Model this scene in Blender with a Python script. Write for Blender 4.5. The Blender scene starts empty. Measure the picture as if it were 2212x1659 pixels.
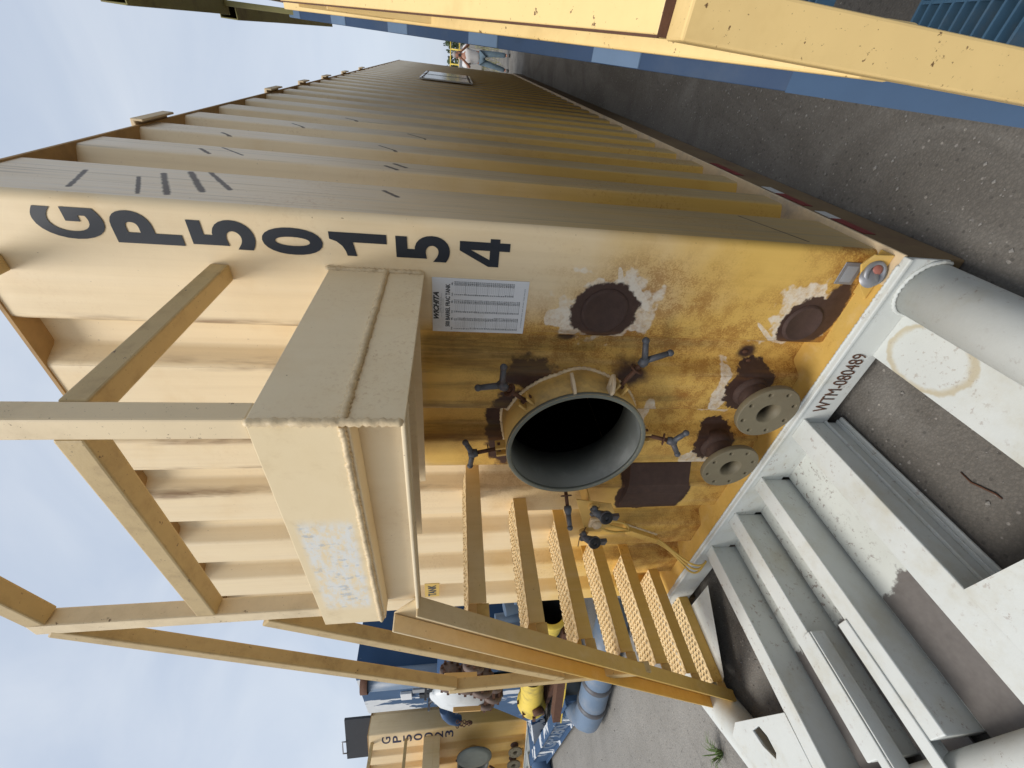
import bpy, bmesh, math, random
import numpy as np
from mathutils import Vector, Matrix
random.seed(7)
rad = math.radians
scn = bpy.context.scene
COL = scn.collection

# ------------------------------------------------------------------ camera
CAM = np.array([0.424, -1.21, 1.75]); FPX = 903.99
YAW, PITCH, ROLL = rad(38.544), rad(8.488), rad(0.7756)
_f = np.array([-math.sin(YAW)*math.cos(PITCH), math.cos(YAW)*math.cos(PITCH), -math.sin(PITCH)])
_r = np.array([math.cos(YAW), math.sin(YAW), 0.0]); _u = np.cross(_r, _f)
R2 = math.cos(ROLL)*_r + math.sin(ROLL)*_u
U2 = -math.sin(ROLL)*_r + math.cos(ROLL)*_u
def pix(x, y, ax, val):
    """photo pixel (2212-wide scale) -> point on the plane axis=val"""
    d = _f + R2*((1659-y)-829.5)/FPX - U2*(x-1106)/FPX
    t = (val-CAM[ax])/d[ax]
    return Vector(CAM + d*t)
cd = bpy.data.cameras.new('camera'); co = bpy.data.objects.new('camera', cd); COL.objects.link(co)
cd.sensor_width = 36; cd.lens = FPX/2212*36; cd.clip_start = .02; cd.clip_end = 3000
M = Matrix(((-U2[0], R2[0], -_f[0], CAM[0]), (-U2[1], R2[1], -_f[1], CAM[1]), (-U2[2], R2[2], -_f[2], CAM[2]), (0, 0, 0, 1)))
co.matrix_world = M
scn.camera = co

# ------------------------------------------------------------------ light, sky, exposure
SUN_EL, SUN_AZ = rad(57), rad(202)          # azimuth clockwise from +Y (direction to the sun)
w = bpy.data.worlds.new('World'); scn.world = w; w.use_nodes = True
nt = w.node_tree; nt.nodes.clear()
def wn(t, **k):
    n = nt.nodes.new(t)
    for a, b in k.items(): setattr(n, a, b)
    return n
sky = wn('ShaderNodeTexSky', sky_type='NISHITA', sun_disc=False, sun_elevation=SUN_EL, sun_rotation=SUN_AZ, air_density=1.0, dust_density=2.0, ozone_density=2.0)
tc = wn('ShaderNodeTexCoord'); mp = wn('ShaderNodeMapping'); mp.inputs['Scale'].default_value = (1.0, 2.2, 3.2); mp.inputs['Rotation'].default_value = (0, 0, .6)
nz = wn('ShaderNodeTexNoise'); nz.inputs['Scale'].default_value = 1.5; nz.inputs['Detail'].default_value = 7; nz.inputs['Roughness'].default_value = .52; nz.inputs['Distortion'].default_value = .5
rp = wn('ShaderNodeValToRGB'); rp.color_ramp.elements[0].position = .30; rp.color_ramp.elements[1].position = .78
rp.color_ramp.elements[0].color = (.272, .314, .382, 1); rp.color_ramp.elements[1].color = (.385, .412, .448, 1)
mx = wn('ShaderNodeMix', data_type='RGBA'); mx.inputs[0].default_value = .90
sc = wn('ShaderNodeVectorMath', operation='SCALE'); sc.inputs['Scale'].default_value = .10
bg = wn('ShaderNodeBackground'); bg.inputs['Strength'].default_value = 1.0; ow = wn('ShaderNodeOutputWorld')
L = nt.links.new
L(tc.outputs['Generated'], mp.inputs['Vector']); L(mp.outputs[0], nz.inputs['Vector']); L(nz.outputs['Fac'], rp.inputs[0])
L(sky.outputs[0], sc.inputs[0]); L(sc.outputs[0], mx.inputs[6]); L(rp.outputs[0], mx.inputs[7]); L(mx.outputs[2], bg.inputs[0]); L(bg.outputs[0], ow.inputs[0])
sd = bpy.data.lights.new('sun', 'SUN'); sd.energy = 1.5; sd.angle = rad(28); sd.color = (1, .965, .91)
so = bpy.data.objects.new('sun', sd); COL.objects.link(so)
sdir = Vector((math.sin(SUN_AZ)*math.cos(SUN_EL), math.cos(SUN_AZ)*math.cos(SUN_EL), math.sin(SUN_EL)))
so.rotation_euler = sdir.to_track_quat('Z', 'Y').to_euler()
scn.view_settings.view_transform = 'Standard'; scn.view_settings.look = 'None'; scn.view_settings.gamma = 1
scn.view_settings.exposure = 0.98; scn.view_settings.use_curve_mapping = False
scn.render.engine = 'CYCLES'; scn.cycles.max_bounces = 8; scn.cycles.diffuse_bounces = 4

# ------------------------------------------------------------------ material helpers
class NT:
    def __init__(s, name):
        s.m = bpy.data.materials.new(name); s.m.use_nodes = True; s.t = s.m.node_tree; s.t.nodes.clear()
        s.out = s.t.nodes.new('ShaderNodeOutputMaterial'); s.b = s.t.nodes.new('ShaderNodeBsdfPrincipled')
        s.t.links.new(s.b.outputs[0], s.out.inputs[0])
        s.pos = s.t.nodes.new('ShaderNodeNewGeometry').outputs['Position']
    def set(s, sock, v):
        if isinstance(v, bpy.types.NodeSocket): s.t.links.new(v, sock)
        elif isinstance(v, (tuple, list)) and sock.type == 'RGBA' and len(v) == 3: sock.default_value = (*v, 1)
        else: sock.default_value = v
    def math(s, op, a, b=0., c=0., clamp=False):
        n = s.t.nodes.new('ShaderNodeMath'); n.operation = op; n.use_clamp = clamp
        for i, v in enumerate((a, b, c)): s.set(n.inputs[i], v)
        return n.outputs[0]
    def mul(s, a, b): return s.math('MULTIPLY', a, b)
    def add(s, a, b): return s.math('ADD', a, b)
    def step(s, v, e0, e1):                      # smoothstep
        n = s.t.nodes.new('ShaderNodeMapRange'); n.interpolation_type = 'SMOOTHSTEP'
        s.set(n.inputs[0], v); n.inputs[1].default_value = e0; n.inputs[2].default_value = e1
        if e0 > e1: n.inputs[1].default_value, n.inputs[2].default_value = e1, e0; n.inputs[3].default_value = 1; n.inputs[4].default_value = 0
        return n.outputs[0]
    def map(s, scale=(1, 1, 1), vec=None, loc=(0, 0, 0)):
        n = s.t.nodes.new('ShaderNodeMapping'); s.set(n.inputs[0], vec or s.pos); n.inputs['Scale'].default_value = scale; n.inputs['Location'].default_value = loc
        return n.outputs[0]
    def noise(s, scale, detail=4, rough=.55, vec=None, dist=0.):
        key = (scale, detail, rough, vec.node.name if vec else None, dist)
        if not hasattr(s, 'cache'): s.cache = {}
        if key in s.cache: return s.cache[key]
        n = s.t.nodes.new('ShaderNodeTexNoise'); s.set(n.inputs['Vector'], vec or s.pos); n.inputs['Scale'].default_value = scale
        n.inputs['Detail'].default_value = detail; n.inputs['Roughness'].default_value = rough; n.inputs['Distortion'].default_value = dist
        s.cache[key] = n.outputs['Fac']; return n.outputs['Fac']
    def voro(s, scale, vec=None, feat='F1'):
        n = s.t.nodes.new('ShaderNodeTexVoronoi'); n.feature = feat; s.set(n.inputs['Vector'], vec or s.pos); n.inputs['Scale'].default_value = scale
        return n
    def mix(s, f, a, b):
        n = s.t.nodes.new('ShaderNodeMix'); n.data_type = 'RGBA'; s.set(n.inputs[0], f); s.set(n.inputs[6], a); s.set(n.inputs[7], b)
        return n.outputs[2]
    def mulc(s, f, a, b):
        n = s.t.nodes.new('ShaderNodeMix'); n.data_type = 'RGBA'; n.blend_type = 'MULTIPLY'; s.set(n.inputs[0], f); s.set(n.inputs[6], a); s.set(n.inputs[7], b)
        return n.outputs[2]
    def sep(s, v=None):
        n = s.t.nodes.new('ShaderNodeSeparateXYZ'); s.set(n.inputs[0], v or s.pos); return n.outputs
    def bump(s, h, strength=.2, dist=.01):
        n = s.t.nodes.new('ShaderNodeBump'); n.inputs['Strength'].default_value = strength; n.inputs['Distance'].default_value = dist
        s.set(n.inputs['Height'], h); s.t.links.new(n.outputs[0], s.b.inputs['Normal'])
    def fin(s, col, rough=.5, metal=0., spec=.4):
        s.set(s.b.inputs['Base Color'], col); s.set(s.b.inputs['Roughness'], rough); s.set(s.b.inputs['Metallic'], metal)
        s.b.inputs['Specular IOR Level'].default_value = spec
        return s.m
    def blob(s, cx, cz, rx, rz, amp=.25, soft=.12, nscale=14., axes=(0, 2), rot=0.):
        """irregular patch in the plane of two world axes: 1 inside, 0 outside"""
        xyz = s.sep(); a = s.add(xyz[axes[0]], -cx); b = s.add(xyz[axes[1]], -cz)
        if rot:
            c_, s_ = math.cos(rot), math.sin(rot)
            a, b = s.add(s.mul(a, c_), s.mul(b, s_)), s.add(s.mul(a, -s_), s.mul(b, c_))
        a = s.mul(a, 1/rx); b = s.mul(b, 1/rz)
        d = s.math('SQRT', s.add(s.mul(a, a), s.mul(b, b)))
        if amp: d = s.add(d, s.mul(s.add(s.noise(nscale, 3, .6), -.5), amp*2))
        return s.step(d, 1+soft, 1-soft)
MAT = {}
FLG = [pix(1660, 893, 1, -.055), pix(1578, 1011, 1, -.055)]
def simple(name, col, rough=.5, metal=0., var=.12, nscale=18., bump=0., spec=.4, dirt=None, dirtamt=.0, spots=None):
    k = NT(name); n = k.noise(nscale, 5, .6)
    c = k.mix(n, tuple(x*(1-var) for x in col), tuple(min(1, x*(1+var)) for x in col))
    if dirt: c = k.mix(k.mul(k.step(k.noise(nscale*.45, 6, .7), .45, .75), dirtamt), c, dirt)
    if spots: c = k.mix(k.mul(k.step(k.noise(38, 5, .7), .655, .685), .9), c, spots); c = k.mix(k.mul(k.step(k.noise(160, 3, .6), .68, .72), .7), c, spots)
    if bump: k.bump(k.noise(nscale*6, 4, .6), bump, .004)
    MAT[name] = k.fin(c, rough, metal, spec); return MAT[name]

RUST = (.16, .055, .016); DKRUST = (.030, .017, .014)
def yellow_paint(name, golden=(.73, .465, .115), cream=(.80, .64, .405), fade=(1.15, 2.1), streak=.10, rustamt=.35, front=False, side=False):
    k = NT(name); xyz = k.sep()
    z = k.add(xyz[2], k.mul(k.add(k.noise(2.2, 4, .6), -.5), .9))
    if front: z = k.add(z, k.add(k.mul(k.step(xyz[0], -.40, -.20), .55), k.mul(k.step(xyz[0], -1.0, -1.25), .45)))
    if front:   # paint sheltered by the walkway never bleached
        und = k.mul(k.mul(k.step(xyz[0], -.30, -.42), k.step(xyz[0], -1.20, -1.02)), k.step(xyz[2], 1.92, 1.80)); z = k.add(z, k.mul(und, -.85))
    c = k.mix(k.step(z, *fade), golden, cream)
    # broad mottling and vertical weather streaks
    st = k.noise(1.0, 5, .62, k.map((38, 38, 1.3)))
    c = k.mulc(k.mul(k.step(st, .35, .80), streak*2), c, (.66, .58, .48))
    c = k.mulc(k.mul(k.step(k.noise(3.1, 6, .65), .48, .78), .35), c, (.80, .66, .44))
    st2 = k.noise(1.0, 4, .6, k.map((16, 16, .7), loc=(3, 1, 5)))
    c = k.mix(k.mul(k.step(st2, .50, .80), .16), c, (.80, .69, .52))
    if side:   # grey grime on the outer flats, skylight painted in as paler tops
        fl = k.step(xyz[0], .004, .0105)
        g = k.add(.50, k.mul(k.step(k.noise(1.0, 6, .7, k.map((30, 55, 1.6))), .3, .7), .42))
        c = k.mix(k.mul(fl, g), c, k.mix(k.step(xyz[2], 1.2, 2.7), (.42, .33, .195), (.80, .71, .585)))
        dk = k.step(k.noise(1.0, 6, .72, k.map((20, 70, 1.1), loc=(1, 3, 0))), .52, .72)
        c = k.mix(k.mul(k.mul(dk, fl), .55), c, (.17, .135, .085))
        inn = k.step(xyz[0], -.020, -.045); c = k.mix(k.mul(k.mul(inn, k.step(k.noise(1.0, 5, .7, k.map((20, 26, 1.0))), .5, .75)), .45), c, (.26, .155, .04))
        for (y0, z0, y1, z1, wd) in SCRATCH:
            dy, dz = y1-y0, z1-z0; ln = math.hypot(dy, dz)
            a = k.add(xyz[1], -y0); b = k.add(xyz[2], -z0)
            t = k.math('MULTIPLY', k.add(k.mul(a, dy), k.mul(b, dz)), 1/ln**2, clamp=True)
            ex = k.add(a, k.mul(t, -dy)); ez = k.add(b, k.mul(t, -dz))
            d = k.math('SQRT', k.add(k.mul(ex, ex), k.mul(ez, ez)))
            d = k.add(d, k.mul(k.add(k.noise(60, 3), -.5), wd*1.2))
            c = k.mix(k.mul(k.mul(k.step(d, wd*1.35, wd*.5), fl), .9), c, (.055, .040, .035))
    # rust bloom, fine speckle in clouds
    cl = k.step(k.noise(1.9, 4, .6, k.map((1, 1, 1), loc=(7, 2, 3))), .50, .74)
    low = k.step(xyz[2], 2.3, .2)
    sp = k.step(k.noise(70, 5, .75), .50, .66)
    c = k.mix(k.mul(k.mul(k.mul(sp, cl), k.add(.35, low)), rustamt*1.6), c, (.36, .150, .022))
    tiny = k.step(k.noise(140, 2, .5, k.map((1, 1, .6))), .735, .775)
    c = k.mix(k.mul(tiny, .6), c, (.13, .055, .02))
    sp2 = k.step(k.add(k.mul(k.noise(150, 4, .75), .5), k.mul(k.noise(14, 5, .7), .5)), .44, .58)
    if front:
        # rust haze rising from the base, around the openings and along bends
        base = k.mul(k.step(k.add(xyz[2], k.mul(k.add(k.noise(5, 5, .7), -.5), .55)), .62, .22), 1)
        c = k.mix(k.mul(base, k.add(.30, k.mul(sp2, .6))), c, (.25, .085, .012))
        for (cx, cz, rx, rz) in ((-.82, 1.22, .50, .47), (-.46, .62, .26, .24), (-.84, .62, .24, .22), (-.22, 1.02, .16, .30), (-.40, 1.22, .10, .55), (-1.9, .5, .35, .25)):
            m = k.blob(cx, cz, rx, rz, .45, .55, 9)
            c = k.mix(k.mul(k.mul(m, k.add(.18, k.mul(sp2, .75))), .72), c, (.30, .115, .016))
        for (cx, cz, rx, rz, am, ro) in ((-.262, 1.185, .150, .165, 1.15, .0), (-.19, 1.10, .09, .020, .8, .75), (-.15, 1.17, .07, .012, .8, .35), (-.30, 1.37, .035, .05, .9, .3), (-.29, .405, .150, .125, 1.1, 0.), (-.35, .50, .10, .010, .6, .9),
                                  (FLG[0].x-.02, FLG[0].z+.14, .12, .035, 1.2, .1), (FLG[0].x-.15, FLG[0].z+.07, .035, .09, 1.2, 0), (FLG[1].x-.09, FLG[1].z+.08, .06, .08, 1.2, .2), (-.80, .86, .10, .03, 1.2, .2), (-1.13, .45, .05, .10, 1.2, 0)):
            m = k.blob(cx, cz, rx, rz, am, .07, 9.5, rot=ro)
            c = k.mix(k.mul(m, k.add(.30, k.mul(k.step(k.noise(36, 5, .75), .3, .65), .6))), c, (.76, .68, .56))
        for (cx, cz, rx, rz, am, so_) in ((-.268, 1.20, .115, .125, .22, .05), (-.285, .375, .115, .105, .28, .05), (-.23, .30, .13, .055, .3, .1), (FLG[0].x+.02, FLG[0].z+.015, .118, .108, .38, .05), (FLG[1].x+.02, FLG[1].z+.015, .11, .10, .40, .05),
                                          (-.86, 1.50, .23, .09, .35, .09), (-.57, 1.44, .06, .11, .5, .12), (-.47, .49, .035, .04, .4, .4), (-.42, 1.30, .018, .035, .4, .4), (-.56, 1.02, .05, .07, .5, .5), (-1.35, .66, .235, .205, .10, .025)):
            m = k.blob(cx, cz, rx, rz, am, so_, 24)
            c = k.mix(m, c, k.mix(k.noise(30, 5, .7), (.030, .013, .009), (.085, .045, .032)))
        for (cx, cz, rx, rz, o_) in ((-.47, 1.62, .045, .40, .75), (-.53, 1.50, .03, .35, .5), (-.72, 1.70, .022, .25, .7), (-.90, 1.70, .03, .22, .6), (-.62, 1.66, .02, .2, .5), (-.44, .95, .03, .30, .45), (-.68, .85, .02, .15, .5), (-1.06, .8, .02, .3, .4), (-1.62, .7, .03, .4, .35), (-2.0, .6, .03, .3, .4)):
            m = k.blob(cx, cz, rx, rz, .5, .5, 16)
            c = k.mix(k.mul(k.mul(m, o_), k.add(.35, k.mul(k.step(k.noise(1.0, 4, .7, k.map((60, 60, 4))), .35, .65), .65))), c, (.16, .105, .03))
        for bx in (-.37, -.548, -.742, -.928, -1.10, -1.28):
            d = k.math('ABSOLUTE', k.add(xyz[0], -bx))
            m = k.mul(k.step(d, .030, .004), k.step(k.noise(1.0, 4, .7, k.map((12, 12, 1.8))), .42, .66))
            c = k.mix(k.mul(m, .72), c, (.17, .075, .022))
    k.bump(k.add(k.noise(9, 4, .6), k.mul(k.noise(120, 3, .6), .12)), .10, .01)
    MAT[name] = k.fin(c, k.add(.42, k.mul(k.noise(6, 4), .25)), 0, .35); return MAT[name]

SCRATCH = [(.33, 2.86, .16, 2.80, .007), (.30, 2.70, .14, 2.62, .006), (.36, 2.66, .15, 2.55, .009), (.40, 2.60, .20, 2.48, .010), (.42, 2.55, .24, 2.42, .008),
           (.75, 2.72, .68, 2.66, .008), (.80, 2.66, .70, 2.55, .005), (.73, 2.02, .68, 1.97, .009), (.78, 1.99, .73, 1.94, .009), (1.10, 2.78, 1.02, 2.70, .007),
           (1.14, 2.1, 1.04, 2.0, .006), (1.52, 2.6, 1.44, 2.52, .006), (.36, 1.98, .30, 1.93, .008), (.40, .62, .14, .50, .005), (1.55, 2.0, 1.45, 1.9, .006), (1.9, 2.4, 1.82, 2.3, .007)]
yellow_paint('tank_front', front=True)
yellow_paint('tank_side', golden=(.62, .39, .09), cream=(.78, .63, .41), side=True, rustamt=.6, fade=(1.0, 2.4))
yellow_paint('tank_plain', rustamt=.4)
yellow_paint('tank_trim', golden=(.65, .415, .105), cream=(.76, .62, .40), fade=(1.0, 2.1), streak=.10, rustamt=.5)
yellow_paint('tank_plate', golden=(.70, .55, .33), cream=(.76, .63, .42), fade=(1.2, 1.7), streak=.03, rustamt=.5)
yellow_paint('far_yellow', golden=(.68, .42, .12), cream=(.80, .62, .37), fade=(.9, 2.6), rustamt=.3)

# platform face with ghost of an old blue-white decal
def decal_plate():
    k = NT('decal_plate'); xyz = k.sep()
    c = k.mix(k.noise(5, 5, .6), (.70, .545, .31), (.80, .655, .42))
    inx = k.mul(k.step(xyz[0], -.46, -.52), k.step(xyz[0], -.95, -.90)); inz = k.mul(k.step(xyz[2], 1.965, 1.985), k.step(xyz[2], 2.112, 2.09))
    m = k.mul(inx, inz)
    g = k.step(k.noise(1, 6, .75, k.map((22, 22, 55))), .36, .58)
    c = k.mix(k.mul(k.mul(m, g), .75), c, (.66, .69, .70))
    g2 = k.step(k.noise(1, 5, .7, k.map((30, 20, 16), loc=(4, 2, 1))), .56, .64)
    c = k.mix(k.mul(k.mul(m, g2), .55), c, (.30, .37, .46))
    c = k.mulc(k.mul(k.step(k.noise(11, 6, .7), .5, .8), .4), c, (.62, .54, .4))
    k.bump(k.noise(30, 4, .6), .1, .004); MAT['decal_plate'] = k.fin(c, .5)
decal_plate()

def white_paint():
    k = NT('white_paint'); xyz = k.sep()
    c = k.mix(k.noise(4, 5, .6), (.50, .515, .485), (.635, .648, .615))
    up = k.step(k.noise(34, 6, .8), .575, .64)
    cl = k.step(k.noise(2.6, 4, .6), .36, .62)
    c = k.mix(k.mul(k.mul(up, cl), .8), c, (.27, .20, .16))
    c = k.mix(k.mul(k.step(k.noise(3.2, 6, .7, k.map(loc=(2, 5, 1))), .46, .74), .6), c, (.44, .40, .29))
    # tide mark left by a dried puddle on the right-hand plate
    a = k.mul(k.add(xyz[0], .255), 1/.115); b = k.mul(k.add(xyz[1], .185), 1/.15)
    d = k.add(k.math('SQRT', k.add(k.mul(a, a), k.mul(b, b))), k.mul(k.add(k.noise(12, 4, .6), -.5), .35))
    zlow = k.mul(k.step(xyz[2], .108, .106), k.step(xyz[2], .09, .092)); ring = k.mul(zlow, k.mul(k.step(d, .80, .93), k.step(d, 1.03, .96))); c = k.mix(k.mul(ring, .62), c, (.42, .33, .17))
    ins = k.mul(k.mul(zlow, k.step(d, 1.0, .85)), k.step(k.noise(60, 4, .7), .58, .66)); c = k.mix(k.mul(ins, .55), c, (.33, .27, .22))
    k.bump(k.add(k.noise(14, 4, .6), k.mul(k.noise(90, 4, .6), .3)), .16, .006)
    MAT['white_paint'] = k.fin(c, .55, 0, .35)
white_paint()
def pan_paint():
    k = NT('pan_paint'); xyz = k.sep()
    c = k.mix(k.noise(5, 5, .6), (.50, .515, .47), (.635, .648, .605))
    c = k.mix(k.mul(k.step(k.noise(38, 6, .8), .55, .61), k.step(k.noise(3.0, 3, .6), .34, .58)), c, (.23, .19, .165))
    # bare, silted area in the low front half of each trough
    d = k.add(xyz[1], k.mul(k.add(k.noise(7, 5, .65), -.5), .34))
    m = k.mul(k.step(d, -.60, -.63), k.step(k.noise(3.6, 3, .5, k.map(loc=(0, .6, 0))), .33, .37))
    c = k.mix(m, c, k.mix(k.add(k.mul(k.noise(50, 4), .5), k.mul(k.noise(6, 5, .6), .5)), (.085, .075, .069), (.22, .20, .185)))
    MAT['pan_paint'] = k.fin(c, k.mix(m, (.6, .6, .6), (.45, .45, .45)), 0, .4)
pan_paint()

def ground_mat():
    k = NT('asphalt')
    c = k.mix(k.noise(.9, 6, .6), (.105, .094, .081), (.180, .165, .145))
    c = k.mix(k.mul(k.step(k.noise(2.0, 6, .66, k.map((1, .55, 1)), .8), .40, .64), .62), c, (.225, .21, .188))
    c = k.mix(k.step(k.add(k.sep()[0], k.mul(k.add(k.noise(1.2, 4), -.5), 1.2)), -2.1, -3.1), c, k.mix(k.noise(2.6, 6, .62), (.20, .188, .168), (.335, .318, .29)))
    v = k.voro(95); c = k.mulc(.30, c, k.mix(k.step(v.outputs['Distance'], .0, .75), (1.25, 1.22, 1.18), (.55, .55, .55)))
    v2 = k.voro(42); pick = k.mul(k.step(v2.outputs['Distance'], .26, .18), k.step(k.sep(v2.outputs['Color'])[0], .80, .84))
    c = k.mix(k.mul(pick, .45), c, k.mix(k.sep(v2.outputs['Color'])[1], (.50, .46, .40), (.36, .33, .31)))
    dk = k.mul(k.step(v2.outputs['Distance'], .30, .2), k.step(k.sep(v2.outputs['Color'])[2], .86, .9)); c = k.mix(k.mul(dk, .5), c, (.06, .055, .05))
    c = k.mulc(.8, c, k.mix(k.noise(260, 3, .7), (.55, .55, .55), (1.4, 1.4, 1.4)))
    crack = k.step(k.math('ABSOLUTE', k.add(k.noise(1.3, 4, .55, k.map(loc=(9, 4, 0)), 1.5), -.5)), .0035, .001)
    c = k.mix(k.mul(crack, .18), c, (.03, .028, .026))
    k.bump(k.add(k.noise(70, 5, .7), k.mul(v.outputs['Distance'], .5)), .40, .010)
    MAT['asphalt'] = k.fin(c, .9, 0, .2)
ground_mat()

def blue_peel(name, blue, amt=.5):
    k = NT(name); xyz = k.sep()
    c = k.mix(k.noise(3, 4), tuple(b*.8 for b in blue), tuple(b*1.15 for b in blue))
    n = k.noise(1, 7, .62, k.map((2.2, 1.6, .85)), .3)
    top = k.mul(k.step(xyz[2], 2.3, 3.0), .10)
    m = k.step(k.add(n, top), .60-.08*amt, .612-.08*amt)
    c = k.mix(m, c, k.mix(k.noise(8, 4), (.52, .54, .56), (.68, .69, .69)))
    k.bump(m, .3, .004)
    MAT[name] = k.fin(c, .85, 0, .12)
blue_peel('blue_peel', (.07, .118, .20), .62)
simple('blue_dark', (.035, .075, .155), .5, 0, .2, 5)
blue_peel('blue_shade_peel', (.035, .075, .155), .1)  # darker copy of the peeling blue, side panel's shade put into the colour
blue_peel('blue_skid', (.055, .10, .18), .15)
simple('blue_stair', (.018, .044, .098), .65, 0, .15, 5, dirt=(.12, .14, .15), dirtamt=.25)
simple('blue_patch', (.105, .165, .255), .5, 0, .15, 9, dirt=(.16, .20, .26), dirtamt=.4)
simple('blue_mid', (.042, .080, .145), .65, 0, .2, 6, spec=.2)
simple('blue_grate', (.055, .12, .185), .55, 0, .25, 14, dirt=(.2, .19, .16), dirtamt=.5)
simple('blue_pipe', (.115, .165, .235), .45, 0, .2, 6, dirt=(.28, .27, .26), dirtamt=.55)
simple('rail_yellow', (.78, .555, .235), .42, 0, .10, 6, dirt=(.50, .31, .10), dirtamt=.5, spots=(.10, .045, .02))
simple('olive', (.23, .205, .075), .6, 0, .25, 9, dirt=(.10, .055, .03), dirtamt=.7)
simple('yellow_pipe', (.70, .51, .075), .55, 0, .12, 8, dirt=(.14, .11, .05), dirtamt=.65)
simple('black_letter', (.012, .016, .024), .55, 0, .2, 30)
simple('navy_letter', (.03, .03, .065), .6)
simple('rubber', (.012, .012, .013), .6)
simple('sticker_white', (.70, .71, .72), .45, 0, .05, 12, dirt=(.45, .40, .33), dirtamt=.35)
simple('ink', (.05, .055, .06), .6); simple('ink_grey', (.30, .31, .32), .6)
simple('grey_iron', (.095, .10, .11), .55, .35, .25, 30, .1, dirt=(.13, .06, .03), dirtamt=.45)
simple('rust_iron', (.10, .045, .025), .8, .1, .4, 30, .3)
simple('valve_brown', (.15, .105, .085), .7, .2, .35, 14)
simple('brown_primer', (.062, .034, .025), .75, 0, .4, 30, .3)
simple('flange_olive', (.155, .130, .080), .6, 0, .15, 14, .1, dirt=(.14, .10, .06), dirtamt=.4)
simple('rim_grey', (.15, .158, .13), .6, .1, .2, 10, .1, dirt=(.16, .15, .12), dirtamt=.5)
simple('liner_grey', (.125, .13, .115), .5, .1, .25, 5, .05, dirt=(.27, .28, .27), dirtamt=.6)
simple('tank_inside', (.02, .018, .015), .9)  # darkness of the closed interior put into the colour
simple('neck_yellow', (.60, .38, .11), .55, 0, .2, 7, .1, dirt=(.15, .11, .06), dirtamt=.9)
simple('grip_tread', (.72, .55, .30), .6, 0, .12, 12, .1, dirt=(.48, .33, .13), dirtamt=.6)
simple('roof_under', (.42, .26, .11), .8, 0, .2, 9, dirt=(.12, .07, .04), dirtamt=.5)
simple('ledge_cream', (.62, .48, .30), .7, 0, .15, 12, .15, dirt=(.28, .25, .22), dirtamt=.75)
simple('rail_brown', (.18, .122, .062), .8, 0, .25, 9, .15, dirt=(.10, .05, .04), dirtamt=.6)
simple('tape_red', (.20, .025, .025), .5, 0, .3, 25); simple('tape_white', (.55, .55, .53), .5, 0, .2, 25)
simple('galv', (.30, .30, .31), .45, .5, .15, 12); simple('lens_red', (.33, .12, .09), .35)
simple('cable_yellow', (.58, .38, .09), .5, 0, .15, 30)
simple('weld', (.68, .53, .32), .45, 0, .2, 60, .2, dirt=(.22, .14, .07), dirtamt=.4)
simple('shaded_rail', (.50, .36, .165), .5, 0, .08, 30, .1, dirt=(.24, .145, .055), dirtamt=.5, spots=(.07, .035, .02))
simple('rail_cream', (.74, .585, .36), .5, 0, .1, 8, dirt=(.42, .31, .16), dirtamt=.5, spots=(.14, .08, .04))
simple('mirror_panel', (.55, .57, .60), .18, .85, .1, 4)
simple('hatch_dark', (.035, .037, .042), .7, 0, .15, 10)
simple('white_cap', (.62, .63, .62), .4, 0, .1, 9, dirt=(.3, .3, .29), dirtamt=.4)
simple('wood_stick', (.62, .38, .14), .7)
simple('pebble', (.22, .205, .185), .85, 0, .4, 40)
simple('grass', (.085, .13, .035), .7, 0, .35, 30); simple('dry_grass', (.24, .23, .11), .8, 0, .3, 20)
simple('skin', (.36, .17, .11), .55); simple('shirt', (.60, .585, .58), .8, 0, .12, 12); simple('jeans', (.115, .165, .205), .85, 0, .3, 14)
simple('shoe', (.09, .085, .08), .7); simple('phone', (.03, .035, .04), .3); simple('cap_dark', (.30, .27, .25), .6)
simple('leaf_dark', (.045, .065, .025), .8, 0, .4, 12)
simple('concrete_grey', (.33, .31, .28), .85, 0, .15, 6)

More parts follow.
